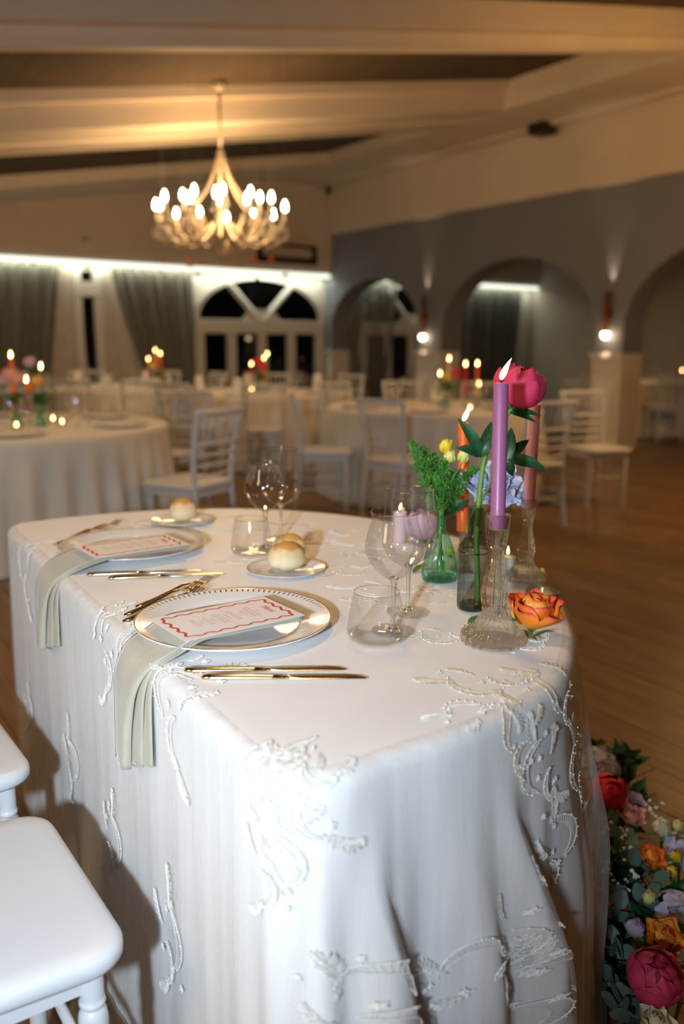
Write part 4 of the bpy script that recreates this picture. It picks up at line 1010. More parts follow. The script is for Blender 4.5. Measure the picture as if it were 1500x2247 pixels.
# glasses
def stand(proto, px, label, cat, rz=0.0):
    p = Pz(*px, T); return place(proto, USED, (p.x, p.y, T), rz, label, cat)
stand(tumbler, (825, 1410), 'clear tapered water tumbler in front at the nearer setting', 'tumbler')
stand(tulip, (862, 1386), 'tulip wine glass with flared lip at the nearer setting', 'wine glass')
stand(bigwine, (894, 1345), 'tall straight-lipped wine glass behind the nearer tulip glass', 'wine glass')
stand(tumbler, (552, 1219), 'clear tapered water tumbler at the farther setting', 'tumbler')
stand(tulip, (583, 1205), 'tulip wine glass with flared lip at the farther setting', 'wine glass')
stand(bigwine, (617, 1184), 'tall straight-lipped wine glass behind the farther tulip glass', 'wine glass')

# ================================================================== CENTREPIECE
# candlesticks and tapers
c1 = Pz(1081, 1407, T); place(cstick, USED, (c1.x, c1.y, T), 0.1, 'large clear pressed-glass candlestick at the front holding the lavender taper', 'candlestick')
c2 = Pz(1151, 1272, T); place(cstick, USED, (c2.x, c2.y, T), 0.5, 'clear pressed-glass candlestick behind the orange rose holding the pink taper', 'candlestick', scale=0.80)
c3 = Pz(1011, 1252, T); place(cstick, USED, (c3.x, c3.y, T), 0.9, 'short clear glass candlestick behind the vases holding the orange taper', 'candlestick', scale=0.46)
def taper(base, top_px, r, mat, label, nm='taper_candle', fs=1.0):
    dep = (base-CAM).dot(fwd); tp = Pd(*top_px, dep); h = tp.z-base.z; t = make_candle(nm, base, h, r, mat, (tp.x-base.x, tp.y-base.y), (rgt.x*0.45, rgt.y*0.45), fs=fs)
    return tag(t, label, 'candle')
k1 = taper(Vector((c1.x, c1.y, T+0.187)), (1099, 838), 0.0118, MT['wax_lav'], 'tall lavender taper candle burning in the front candlestick')
k2 = taper(Vector((c2.x, c2.y, T+0.149)), (1173, 884), 0.0120, MT['wax_pink'], 'tall leaning pink taper candle burning behind the peony')
k3 = taper(Vector((c3.x, c3.y, T+0.086)), (1017, 927), 0.0118, MT['wax_orange'], 'tall orange taper candle burning behind the goldenrod')
# sea-green vase
def ribs(n, a, z0, z1): return lambda t, z, r, i: r*(1+(a*math.cos(n*t) if z0 < z < z1 else 0))
vp = Pz(964, 1273, T); VZ = 0.136
vs = empty('bud_vase', (vp.x, vp.y, T))
MB().lathe(cr2([(0.0, 0.003), (0.028, 0.001), (0.034, 0.004), (0.0358, 0.012), (0.0352, 0.024), (0.032, 0.042), (0.0262, 0.065), (0.018, 0.088), (0.0112, 0.106), (0.0090, 0.119), (0.0096, 0.130)], 5), 84, ribs(16, 0.055, 0.002, 0.10)).build('body', MT['green_glass'], vs)
MB().lathe(cr2([(0.0094, 0.128), (0.0105, 0.1315), (0.0140, 0.1345), (0.0145, 0.136), (0.0125, 0.1362), (0.0100, 0.133)], 3), 28).build('lip', MT['green_glass'], vs)
MB().lathe([(0.0, 0.004), (0.027, 0.004), (0.031, 0.008), (0.027, 0.011), (0.0, 0.012)], 40, ribs(16, 0.06, 0, 1)).build('base', MT['green_glass'], vs)
tag(vs, 'small ribbed sea-green glass vase with goldenrod and yellow roses', 'vase')
# goldenrod plumes
rg = random.Random(3)
dv = (vp-CAM).dot(fwd)
def inplane(px, py, dep): return Pd(px, py, dep)
tips = [((903, 972), 0.00), ((930, 985), 0.02), ((915, 1010), -0.02), ((950, 1000), 0.03), ((1000, 1035), 0.0), ((1043, 1030), -0.01), ((975, 1010), -0.03), ((935, 1030), 0.03), ((1010, 1060), 0.02), ((960, 1040), -0.03)]
gr = empty('goldenrod_spray', (vp.x, vp.y, T+0.02)); o0 = Vector((vp.x, vp.y, T+0.02)); stm, fol = MB(), MB()
for (px, dd) in tips:
    tip = inplane(*px, dv+dd)-o0; mouth = Vector((rg.uniform(-0.004, 0.004), rg.uniform(-0.004, 0.004), VZ-0.02)); bot = Vector((rg.uniform(-0.015, 0.015), rg.uniform(-0.015, 0.015), 0.0))
    mid = mouth.lerp(tip, 0.5)+Vector((0, 0, 0.012)); P = crom([bot, mouth*0.6, mouth, mid, tip], 8); stm.tube(P, [0.0016]*(len(P)-6)+[0.0008]*6, 5)
    for q in range(int(len(P)*0.60), len(P)):
        c = P[q]; fr = (q-len(P)*0.60)/(len(P)*0.40); spread = 0.026*(1-fr)+0.006
        for b in range(13):
            dvec = Vector((rg.gauss(0, 1), rg.gauss(0, 1), rg.gauss(0.4, 0.6))).normalized(); e = c+dvec*spread*rg.uniform(0.4, 1.1)
            fol.tube([c, e], 0.0004, 3, caps=False)
            for g in range(4):
                pp = c.lerp(e, 0.45+0.18*g)+Vector((rg.uniform(-1, 1), rg.uniform(-1, 1), rg.uniform(-1, 1)))*0.0022; s_ = rg.uniform(0.0013, 0.0024); ax = Vector((rg.gauss(0, 1), rg.gauss(0, 1), rg.gauss(0, 1))).normalized(); bx_ = ax.orthogonal().normalized(); cx_ = ax.cross(bx_)
                fol.add([pp-ax*s_*1.6, pp+bx_*s_, pp+ax*s_*1.6, pp-bx_*s_, pp+cx_*s_, pp-cx_*s_], [(0, 1, 2, 3), (0, 4, 2, 5)])
stm.build('stems', MT['stem'], gr); fol.build('foliage', MT['fern'], gr, False)['kind'] = 'stuff'
for a, b in (((968, 1128), (1030, 1098)), ((962, 1120), (1005, 1078))):
    v_, f_ = leaf_strip(inplane(*a, dv-0.005)-o0, inplane(*b, dv-0.02)-o0, 0.014, -fwd+Vector((0, 0, 0.5)), 0.10); MB().add(v_, f_).build('leaf', MT['leaf'], gr)
tag(gr, 'feathery green goldenrod spray standing in the sea-green vase', 'foliage')
for i, (px, s_, mt_) in enumerate((((975, 992), 0.024, 'p_yellow'), ((984, 1014), 0.023, 'p_yellow_pale'), ((1014, 1014), 0.022, 'p_yellow_pale'))):
    p = inplane(px[0], px[1], dv-0.025); fl = bloom('spray_rose', p, Vector((0.05, -0.1, 1))-fwd*0.25, s_*1.15, bud_layers(MT[mt_]))
    st_ = MB(); st_.tube([fl.matrix_basis.inverted() @ q for q in crom([p, Vector((vp.x, vp.y, T+VZ+0.03)), Vector((vp.x, vp.y, T+VZ-0.01)), Vector((vp.x+0.008, vp.y, T+0.03))], 4)], 0.0013, 5); st_.build('stem', MT['stem'], fl)
    for k in range(4):
        v_, f_ = leaf_strip((0, 0, -0.002), (0.011*math.cos(k*1.57), 0.011*math.sin(k*1.57), 0.010), 0.004, (0, 0, 1), 0.1, 4); MB().add(v_, f_).build('sepal', MT['leaf_mid'], fl)
    tag(fl, ('bright yellow spray rose highest in the goldenrod', 'pale yellow spray rose at the left front of the goldenrod', 'pale yellow spray rose nearest the orange taper')[i], 'flower')
# smoky bottle with peony
bp_ = Pz(1036, 1336, T); bt = empty('glass_bottle', (bp_.x, bp_.y, T))
MB().lathe(cr2([(0.0, 0.003), (0.022, 0.001), (0.0268, 0.004), (0.0278, 0.012), (0.0278, 0.07), (0.0278, 0.112), (0.0265, 0.120), (0.019, 0.130), (0.0142, 0.139), (0.0138, 0.150), (0.0138, 0.183), (0.0146, 0.187), (0.0136, 0.188)], 4), 84, ribs(22, 0.035, 0.006, 0.075)).build('body', MT['smoke_glass'], bt)
MB().tube([(0.0283*math.cos(2*PI*i/48), 0.0283*math.sin(2*PI*i/48), 0.108) for i in range(49)], 0.0014, 6).build('collar', MT['smoke_glass'], bt)
MB().lathe([(0.0, 0.004), (0.022, 0.004), (0.025, 0.010), (0.020, 0.013), (0.0, 0.014)], 40).build('base', MT['smoke_glass'], bt)
tag(bt, 'smoky grey ribbed glass bottle holding the crimson peony', 'bottle')
db = (bp_-CAM).dot(fwd)+0.01
ph = inplane(1128, 893, db); py = bloom('peony', ph, Vector((0.15, 0.0, 1))+rgt*0.15-fwd*0.12, 0.054, peony_layers(MT['p_peony'], MT['p_peony']))
L2 = lambda p: py.matrix_basis.inverted() @ Vector(p)
sp_ = crom([Vector((bp_.x+0.012, bp_.y, T+0.012)), Vector((bp_.x+0.004, bp_.y, T+0.12)), inplane(1050, 1105, db), inplane(1062, 1010, db), inplane(1085, 945, db), inplane(1115, 905, db), ph], 6)
MB().tube([L2(p) for p in sp_], [0.0052]*14+[0.0046]*(len(sp_)-14), 10).build('stem', MT['stem'], py)
MB().tube([L2(p) for p in crom([inplane(1058, 1095, db), inplane(1075, 1060, db+0.01), inplane(1078, 1020, db+0.01), inplane(1105, 1000, db+0.015)], 4)], 0.0022, 6).build('side_stem', MT['stem'], py)
for a, b, w_, dd in (((1056, 1005), (1003, 917), 0.013, -0.010), ((1054, 1000), (999, 983), 0.012, -0.014), ((1058, 1000), (1078, 925), 0.013, 0.006), ((1055, 1003), (1075, 960), 0.010, -0.006), ((1110, 1012), (1122, 938), 0.013, 0.012), ((1108, 1012), (1160, 965), 0.012, 0.010), ((1112, 1008), (1200, 1032), 0.014, -0.020), ((1108, 1015), (1125, 1045), 0.011, 0.010), ((1112, 903), (1187, 913), 0.008, -0.012), ((1118, 905), (1178, 928), 0.007, -0.016)):
    v_, f_ = leaf_strip(L2(inplane(*a, db)), L2(inplane(*b, db+dd)), w_, py.matrix_basis.inverted().to_3x3() @ (-fwd+Vector((0, 0, 0.55))), 0.10, 10, 0.35); MB().add(v_, f_).build('leaf', MT['leaf'], py)
for k in range(5):
    v_, f_ = leaf_strip((0, 0, -0.004), (0.026*math.cos(k*1.26), 0.026*math.sin(k*1.26), 0.006), 0.010, (0, 0, -1), 0.15, 5); MB().add(v_, f_).build('sepal', MT['leaf_mid'], py)
tag(py, 'crimson peony on a long leafy stem behind the lavender taper', 'flower')
# orange rose lying at the foot of the candlestick
rp = Pz(1166, 1388, T); ro = bloom('orange_rose', (rp.x, rp.y, T+0.016), Vector((0.0, 0.0, 1))-fwd*0.30+rgt*0.05, 0.056, rose_layers(MT['p_orange'], MT['p_orange_in'], 0.85))
MB().lathe(cr2([(0.0, -0.014), (0.006, -0.012), (0.009, -0.004), (0.006, 0.006), (0.0, 0.008)], 3), 14).build('calyx', MT['leaf_mid'], ro)
iv = ro.matrix_basis.inverted()
for a, b, w_ in (((1165, 1400), (1222, 1386), 0.005), ((1160, 1400), (1140, 1380), 0.005), ((1158, 1402), (1178, 1405), 0.006)):
    v_, f_ = leaf_strip(iv @ Pz(*a, T+0.006), iv @ Pz(*b, T+0.012), w_, iv.to_3x3() @ Vector((0, 0, 1)), 0.1, 6); MB().add(v_, f_).build('sepal', MT['leaf_mid'], ro)
tag(ro, 'open orange rose with red-edged petals lying beside the front candlestick', 'flower')
# votives
def votive(px, r, h, label, wx='wax_white', fs=0.55, wh=0.5, mat='votive_glass'):
    p = Pz(*px, T); t = empty('votive_candle', (p.x, p.y, T))
    MB().lathe(cr2([(0.0, 0.002), (r*0.85, 0.001), (r*0.97, 0.004), (r, h*0.5), (r*1.0, h-0.001), (r*0.97, h), (r*0.94, h-0.002), (r*0.93, h*0.4)], 4), 44, ribs(18, 0.03, 0.003, h*0.9)).build('cup', MT[mat], t)
    MB().lathe([(0.0, 0.003), (r*0.88, 0.003), (r*0.90, h*wh), (0.0, h*wh)], 28).build('wax', MT[wx], t)
    fl = MB().lathe([(a*fs, b*fs+h*wh+0.004) for a, b in ((0.0, 0.0), (0.0030, 0.002), (0.0052, 0.007), (0.0054, 0.012), (0.0040, 0.020), (0.0020, 0.028), (0.0, 0.034))], 10); fl.build('flame', MT['flame'], t)
    return tag(t, label, 'candle')
votive((1186, 1352), 0.029, 0.046, 'clear glass votive candle behind the orange rose', wh=0.55)
votive((1112, 1262), 0.021, 0.050, 'ribbed white votive candle between the two tall candlesticks', wh=0.8)
votive((948, 1178), 0.022, 0.045, 'small lit votive behind the sea-green vase', wh=0.6)
pk = Pz(876, 1190, T); tag(make_candle('pillar_candle', (pk.x, pk.y, T), 0.077, 0.0165, MT['wax_pale'], flame_tilt=(0.2, -0.1), fs=0.5), 'short pale pink pillar candle behind the stemware', 'candle')
# other blooms on the runner
p = Pz(925, 1192, T); fl = bloom('lilac_rose', (p.x, p.y, T+0.012), Vector((0.1, 0.1, 1))-fwd*0.2, 0.048, peony_layers(MT['p_lilac'], MT['p_lilac'])); tag(fl, 'dusty lilac rose lying behind the wine glasses', 'flower')
MB().ball((0, 0, -0.006), 0.010, 10, 6).build('calyx', MT['leaf_mid'], fl)
bl = Pd(1085, 1078, 1.72); fl = bloom('delphinium', bl, Vector((0, 0, 1))-fwd*0.7, 0.050, ruffle_layers(MT['p_blue'])); iv = fl.matrix_basis.inverted()
MB().tube([iv @ q for q in crom([bl, Vector((bl.x-0.02, bl.y+0.05, bl.z-0.06)), Vector((bl.x-0.02, bl.y+0.05, T+0.01))], 5)], 0.0028, 8).build('stem', MT['stem'], fl)
for dx, dz in ((-0.045, 0.012), (0.048, -0.012), (0.010, 0.035)):
    P = pm(('ru', 'powder_blue_petal'), MT['p_blue'], 1.0, 0.62, 0.15, 0.12, ruff=1.6)
    for k in range(6):
        o = obj('petal', P, fl); c0 = iv.to_3x3() @ (rgt*dx+Vector((0, 0, dz))); o.matrix_basis = Matrix.Translation(c0) @ Matrix.Rotation(k*1.05, 4, 'Z') @ Matrix.Rotation(-math.radians(45+20*(k % 2)), 4, 'X') @ Matrix.Diagonal((0.036, 0.036, 0.036, 1))
tag(fl, 'pale blue ruffled blossom between the lavender and pink tapers', 'flower')
bv = empty('bud_vase', (bl.x-0.02, bl.y+0.05, T)); MB().lathe(cr2([(0.0, 0.002), (0.022, 0.002), (0.026, 0.02), (0.022, 0.05), (0.012, 0.075), (0.014, 0.085)], 4), 32).build('body', MT['votive_glass'], bv); MB().tube([(0.014*math.cos(2*PI*i/24), 0.014*math.sin(2*PI*i/24), 0.085) for i in range(25)], 0.0008, 5).build('lip', MT['rim_glass'], bv); tag(bv, 'short clear bud vase under the pale blue blossom', 'vase')
for i, (px, s_, mt_, lb) in enumerate((((1186, 1268), 0.016, 'p_yellow', 'small yellow blossom lying behind the second candlestick'), ((1128, 1362), 0.015, 'p_yellow_pale', 'small yellow-green bud peeking out beside the orange rose'), ((987, 1222), 0.018, 'p_yellow', 'yellow blossom half hidden behind the sea-green vase'))):
    p = Pz(*px, T); fl = bloom('small_blossom', (p.x, p.y, T+0.006), Vector((0, 0, 1))-fwd*0.3, s_, bud_layers(MT[mt_])); MB().ball((0, 0, -0.003), 0.005, 8, 6).build('calyx', MT['leaf_mid'], fl); tag(fl, lb, 'flower')
for i, (a, b, lb) in enumerate((((1030, 1378), (1050, 1352), 'small green leaf lying at the foot of the smoky bottle'), ((905, 1258), (935, 1240), 'small green leaf lying left of the sea-green vase'))):
    A, B = Pz(*a, T+0.001), Pz(*b, T+0.008); t = empty('leaf', A); v_, f_ = leaf_strip((0, 0, 0), B-A, 0.009, (0, 0, 1), 0.1, 6); MB().add(v_, f_).build('blade', MT['leaf_mid'], t); MB().tube([(0, 0, 0.001), (B-A)*0.9+Vector((0, 0, 0.003))], 0.0006, 5).build('midrib', MT['stem'], t); tag(t, lb, 'leaf')

# ================================================================== CHAIRS
def seat_at(x, y, ang, label, group=None):
    return place(chair, USED, (x, y, 0), ang, label, 'chair', group)
seat_at(0.140, 1.178, 0.0, 'white chair with turned front leg nearest the camera at the head table')
seat_at(0.163, 1.735, 0.02, 'white chair at the head table, cut off by the left edge')
def back_at(px, dep, f, label, group=None):
    p = Pd(px, 900, dep); n = math.hypot(*f); fx, fy = f[0]/n, f[1]/n
    return seat_at(p.x+0.22*fx, p.y+0.22*fy, math.atan2(fy, fx), label, group)
back_at(476, 4.80, (-0.40, 0.92), 'white ladder-back chair with its seat towards the left round table, nearest to it')
back_at(420, 6.45, (-0.95, -0.30), 'white ladder-back chair behind the one beside the left round table')
back_at(648, 6.40, (0.85, -0.52), 'white chair seen side-on facing right behind the far wine glasses')
back_at(838, 5.75, (0.97, 0.24), 'white chair with its back to us at the table behind the vases')
back_at(1208, 5.60, (0.12, 1.0), 'white chair with its back to us right behind the pink taper')
back_at(1278, 6.85, (-0.30, -0.95), 'white chair turned to face us left of the white wainscot pier')
TB = {'left': (1.36, 5.62, 0.95), 'right': (4.74, 5.45, 0.88), 'mid': (4.62, 8.1, 0.95), 'back': (3.55, 9.9, 0.95), 'side': (10.6, 7.9, 0.9)}
for key, a, lb in (('left', 75, 'white chair beyond the left round table, under the narrow dark window'), ('left', 105, 'white chair beyond the left round table behind its tapers'),
                   ('right', 62, 'white chair on the far side of the table behind the vases, middle'), ('right', 92, 'white chair on the far side of the table behind the vases, leftmost'), ('right', 30, 'white chair on the far side of the table behind the peony'),
                   ('mid', 15, 'white chair right of the red bouquet below the arch nearest the corner'), ('mid', 55, 'white chair against the glazed doors behind the red bouquet'), ('mid', 205, 'white chair left of the side-on chair, facing the red bouquet table'), ('mid', 240, 'white chair with its back to us before the red bouquet'), ('mid', 320, 'white chair at the right end of the table under the fanlight window'),
                   ('back', 5, 'white chair under the olive curtain, right of the orange bouquet'), ('back', 40, 'white chair behind the orange bouquet, against the olive curtain'), ('back', 80, 'white chair below the narrow dark window slot'), ('back', 120, 'white chair below the far left olive curtain'), ('back', 235, 'white chair with its back to us before the sheer curtain'), ('back', 262, 'white chair with its back to us under the three tapers of the orange bouquet'),
                   ('side', 200, 'white chair in the side room left of its table'), ('side', 240, 'white chair with its back to us in the side room')):
    x, y, r = TB[key]; a = math.radians(a); q = r+0.30
    seat_at(x+q*math.cos(a), y+q*math.sin(a), a+PI, lb)

# ================================================================== OTHER TABLES
TZ = 0.735
def round_table(cx, cy, r, lab_t, lab_c, seed):
    g = random.Random(seed); t = empty('round_table', (cx, cy, 0))
    MB().lathe([(0, TZ-0.03), (r, TZ-0.03), (r, TZ-0.004), (0, TZ-0.004)], 40).build('table_top', MT['beam_paint'], t)
    for k in range(4): a = k*PI/2+0.6; MB().tube([(0.6*r*math.cos(a), 0.6*r*math.sin(a), 0), (0.6*r*math.cos(a), 0.6*r*math.sin(a), TZ-0.03)], 0.022, 8).build('leg', MT['beam_paint'], t)
    tag(t, lab_t, 'table')
    nf = 38; ph = [g.uniform(0, 6.28) for _ in range(3)]; n = 380; zs = [0.002, 0.01, 0.02, 0.05, 0.12, 0.22, 0.34, 0.48, 0.62, TZ-0.006]; rr = [0, 0.5, 0.9, 1.008]
    def fn(i, j):
        a = 2*PI*i/n
        if j < 4: return (rr[j]*r*math.cos(a), rr[j]*r*math.sin(a), TZ)
        d = zs[j-4]; v = d/TZ; fl = sm(v*1.6)*(0.030*math.sin(nf*a+0.8*math.sin(5*a+ph[0])+ph[1])+0.014*math.sin(11*a+ph[2])); q = r*1.008+0.004+0.010*sm(d/0.02)+0.05*v+fl
        return (q*math.cos(a), q*math.sin(a), TZ-d)
    o = MB().grid(fn, n, 14, wrap=True).build('tablecloth', MT['linen_bg']); o.location = (cx, cy, 0); tag(o, lab_c, 'tablecloth')
NAME = {'left': 'the round table at the left', 'right': 'the round table behind the vases', 'mid': 'the table under the fanlight window', 'back': 'the table before the olive curtain', 'side': 'the table in the side room'}
for i, (k_, (x, y, r)) in enumerate(TB.items()):
    round_table(x, y, r, 'round table under the cloth, %s' % NAME[k_], 'ivory floor-length cloth on %s' % NAME[k_], i)
    g = random.Random(40+i); n = 6 if k_ in ('left', 'right') else 5
    for q in range(n):
        a = 2*PI*q/n+0.5*i+0.3; c, s = math.cos(a), math.sin(a); gp = lambda w_: '%s on %s' % (w_, NAME[k_])
        place(charger, USED, (x+(r-0.22)*c, y+(r-0.22)*s, TZ), a, 'white gold-rimmed plate set on %s' % NAME[k_], 'plate', gp('plates'))
        for pr, rad, da, w_, lb in ((tulip, r-0.46, 0.16, 'tulip glasses', 'tulip wine glass'), (bigwine, r-0.50, -0.02, 'tall glasses', 'tall wine glass')):
            place(pr, USED, (x+rad*math.cos(a+da), y+rad*math.sin(a+da), TZ), 0, '%s standing on %s' % (lb, NAME[k_]), 'wine glass', gp(w_))
        if k_ != 'left' and (q % 2 == 0 or k_ in ('mid', 'back')):          # folded napkin / card standing on the plate
            t = empty('standing_card', (x+(r-0.24)*c, y+(r-0.24)*s, TZ+0.004), a+g.uniform(-0.6, 0.6)); v_ = [(-0.03, -0.055, 0), (0.03, -0.055, 0), (0, -0.055, 0.17), (-0.03, 0.055, 0), (0.03, 0.055, 0), (0, 0.055, 0.17)]
            MB().add([v_[0], v_[2], v_[5], v_[3]], [(0, 1, 2, 3)]).build('leaf_panel', MT['paper'], t, False); MB().add([v_[1], v_[2], v_[5], v_[4]], [(0, 1, 2, 3)]).build('leaf_panel', MT['paper'], t, False)
            tag(t, 'white folded card standing on a plate of %s' % NAME[k_], 'card', gp('cards'))
def far_candle(key, px, mat, label, h0=0.095):
    x, y, r = TB[key]; dep = (Vector((x, y, 0.9))-CAM).dot(fwd); p = Pd(*px, dep); s = h0/0.209
    place(cstick, USED, (p.x, p.y, TZ), 0, 'small glass candlestick on %s' % NAME[key], 'candlestick', 'small candlesticks on %s' % NAME[key], scale=s)
    zb = TZ+0.186*s; t = make_candle('taper_candle', (p.x, p.y, zb), max(0.05, p.z-0.022-zb), 0.0125, MT[mat], flame_tilt=(0.05, 0), fs=1.25, fmat=MT['flame_far']); return tag(t, label, 'candle')
far_candle('left', (23, 778), 'wax_orange', 'tall orange-red taper burning on the left round table')
far_candle('left', (57, 832), 'wax_lav', 'short lavender taper burning on the left round table')
far_candle('left', (89, 803), 'wax_green', 'green taper burning beside flowers on the left round table')
far_candle('mid', (551, 798), 'wax_red', 'red taper at the left on the table under the fanlight window')
far_candle('mid', (579, 785), 'wax_orange', 'orange taper in the middle on the table under the fanlight window')
far_candle('mid', (586, 776), 'wax_green', 'green taper at the right on the table under the fanlight window')
far_candle('back', (325, 787), 'wax_red', 'red taper lowest of three before the olive curtain')
far_candle('back', (340, 768), 'wax_pale', 'pale taper highest of three before the olive curtain')
far_candle('back', (351, 775), 'wax_orange', 'orange taper rightmost of three before the olive curtain')
far_candle('right', (985, 786), 'wax_pale', 'pale taper with the highest flame behind the orange taper')
far_candle('right', (965, 819), 'wax_green', 'lower green taper left on the table behind the vases')
far_candle('right', (1021, 798), 'wax_red', 'red taper on the table behind the vases')
far_candle('right', (1047, 797), 'wax_orange', 'orange taper rightmost on the table behind the vases')
far_candle('side', (1494, 838), 'wax_orange', 'taper glowing at the right edge in the side room')
far_candle('right', (1050, 842), 'wax_white', 'short white taper low beside the peony on the table behind the vases')
def far_votive(key, px, label):
    x, y, r = TB[key]; p = Pz(*px, TZ+0.03); t = empty('votive_candle', (p.x, p.y, TZ))
    MB().lathe([(0.0, 0.002), (0.026, 0.002), (0.028, 0.045), (0.026, 0.045), (0.025, 0.02)], 20).build('cup', MT['votive_glass'], t); MB().lathe([(0.0, 0.018), (0.007, 0.022), (0.007, 0.032), (0.0, 0.046)], 10).build('flame', MT['flame_far'], t); MB().lathe([(0.0, 0.003), (0.024, 0.003), (0.024, 0.018), (0.0, 0.018)], 16).build('wax', MT['wax_white'], t); tag(t, label, 'candle', 'votives on %s' % NAME[key])
for key, pts in (('left', ((116, 917), (136, 924), (36, 931))), ('mid', ((552, 853), (562, 846), (610, 853))), ('right', ((1031, 893),))):
    for p in pts: far_votive(key, p, 'tiny lit votive on %s' % NAME[key])
# bouquets
def bouquet(key, px, blooms, label, vl, rad=0.05):
    x, y, r = TB[key]; dep = (Vector((x, y, 0.9))-CAM).dot(fwd)-0.1; p = Pd(px, 900, dep); g = random.Random(px)
    v = copy_tree(vs); v.location = (p.x, p.y, TZ); v.rotation_euler = (0, 0, 0); tag(v, vl, 'vase')
    t = empty('bouquet', (p.x, p.y, TZ+0.13)); lf = MB()
    for k in range(70):
        d = Vector((g.gauss(0, 1), g.gauss(0, 1), abs(g.gauss(0.9, 0.5)))).normalized()*g.uniform(0.03, 0.12); v_, f_ = leaf_strip(d*0.35, d, 0.012, (0.3, -0.3, 1), 0.1, 4); lf.add(v_, f_)
    lf.build('foliage', MT['leaf_mid'], t)['kind'] = 'stuff'
    for dx, dz, s_, m_ in blooms:
        b = bloom('blossom', Vector((rgt.x*dx, rgt.y*dx, dz))-Vector((fwd.x, fwd.y, 0))*0.03, Vector((0, 0, 1))-fwd*0.6, s_, peony_layers(MT[m_], MT[m_])[1:], t)
    for q in range(5): MB().tube([(0, 0, -0.10), (g.uniform(-0.04, 0.04), g.uniform(-0.04, 0.04), 0.08)], 0.0015, 4).build('stem', MT['stem'], t)
    tag(t, label, 'bouquet')
bouquet('left', 88, ((0.01, 0.13, 0.045, 'p_dried_y'), (-0.04, 0.09, 0.04, 'p_dried'), (-0.03, 0.24, 0.045, 'p_lilac')), 'orange and green bouquet in the green vase on the left round table', 'green glass vase on the left round table')
bouquet('left', 35, ((0.0, 0.16, 0.06, 'p_pink'), (-0.05, 0.13, 0.05, 'p_lilac'), (0.04, 0.14, 0.05, 'p_pink')), 'pink bouquet at the left edge of the left round table', 'glass vase under the pink bouquet on the left round table')
bouquet('mid', 570, ((0.0, 0.16, 0.06, 'p_coral'), (0.05, 0.10, 0.05, 'p_coral')), 'red bouquet on the table under the fanlight window', 'glass vase under the red bouquet by the fanlight window')
bouquet('back', 348, ((0.0, 0.16, 0.06, 'p_dried'), (-0.05, 0.10, 0.05, 'p_yellow')), 'orange bouquet before the olive curtain', 'glass vase under the orange bouquet before the curtain')
bouquet('right', 975, ((0.0, 0.10, 0.05, 'p_yellow'), (0.08, 0.12, 0.05, 'p_coral')), 'yellow and red bouquet on the table behind the vases', 'glass vase under the yellow bouquet behind the orange taper')
# blossoms hung on threads below the chandelier
for i, (px, py_, big) in enumerate(((361, 576, 1), (410, 572, 1), (417, 584, 0.9), (444, 580, 1), (363, 605, 0.8), (434, 604, 0.9), (497, 583, 1), (526, 586, 0.9), (558, 574, 1.1), (595, 570, 0.9), (507, 549, 1), (483, 613, 0.7), (564, 612, 0.8), (625, 605, 0.9))):
    p = Pd(px, py_, 7.45+0.25*math.sin(i*2.3)); m_ = 'p_dried_y' if i in (10, 11, 12) else 'p_dried'
    b = bloom('hanging_blossom', p, (0, 0, 1), 0.036*big, [(pm(('hb', m_), MT[m_], 1.0, 0.5, 0.3, 0.2), 6, 45, 1.0, 0.1, 0), (pm(('hb', m_), MT[m_], 1.0, 0.5, 0.3, 0.2), 5, 100, 1.0, 0.1, 0)])
    ztp = cz(p.x, 0.30 if p.y < 7.33 else 0.0)-p.z
    MB().tube([(0, 0, 0), (0, 0, ztp)], 0.0003, 4).build('thread', MT['gyp'], b)
    tag(b, 'small dried %s blossom hanging on a thread below the chandelier' % ('yellow' if 'y' in m_[-1:] else 'orange'), 'blossom', 'dried %s blossoms hung below the chandelier' % ('yellow' if m_[-1:] == 'y' else 'orange'))

# ================================================================== FLOWERS ON THE FLOOR
rf = random.Random(9)
def ground_flower(name, px, z, dpx, layers_, label, up=0.75, k=0.42, cat='flower'):
    if len(layers_) == 3: k = 0.80                    # closed buds
    p = Pz(*px, z); dep = (p-CAM).dot(fwd); size = dpx*dep/FOC*k
    ax = Vector((rf.uniform(-0.25, 0.1), rf.uniform(-0.3, 0.0), 1)).normalized()*up-fwd*(1-up)
    c = p-ax.normalized()*size*0.5
    fl = bloom(name, c, ax, size, layers_, rng=rf); iv = fl.matrix_basis.inverted(); g = Vector((c.x+rf.uniform(-0.03, 0.03), c.y+rf.uniform(-0.03, 0.03), 0.003))
    MB().tube([iv @ q for q in crom([c, c.lerp(g, 0.5)+Vector((0.01, 0, 0)), g], 4)], 0.0028, 6).build('stem', MT['stem'], fl)
    for q in range(4):
        a = q*1.57+0.4; v_, f_ = leaf_strip((0, 0, 0), (size*0.75*math.cos(a), size*0.75*math.sin(a), size*0.10), size*0.16, (0, 0, 1), 0.1, 4); MB().add(v_, f_).build('sepal', MT['leaf_mid'], fl)
    return tag(fl, label, cat)
OR = lambda: rose_layers(MT['p_orange'], MT['p_orange_in'], 1.0)
ground_flower('peony', (1332, 1742), 0.19, 125, peony_layers(MT['p_coral'], MT['p_coral']), 'coral red peony on the floor, farthest back beside the cloth')
ground_flower('blush_rose', (1388, 1792), 0.17, 78, rose_layers(MT['p_pink'], MT['p_pink']), 'blush pink rose on the floor below the coral peony')
ground_flower('cream_rose', (1452, 1815), 0.16, 52, bud_layers(MT['p_cream']), 'small cream rose on the floor right of the blush rose')
ground_flower('orange_rose', (1430, 1880), 0.17, 78, OR(), 'orange rose on the floor above the white gypsophila')
ground_flower('orange_rose', (1458, 2055), 0.18, 118, rose_layers(MT['p_orange_in'], MT['p_orange_in'], 1.2), 'big orange rose on the floor above the dark pink peony')
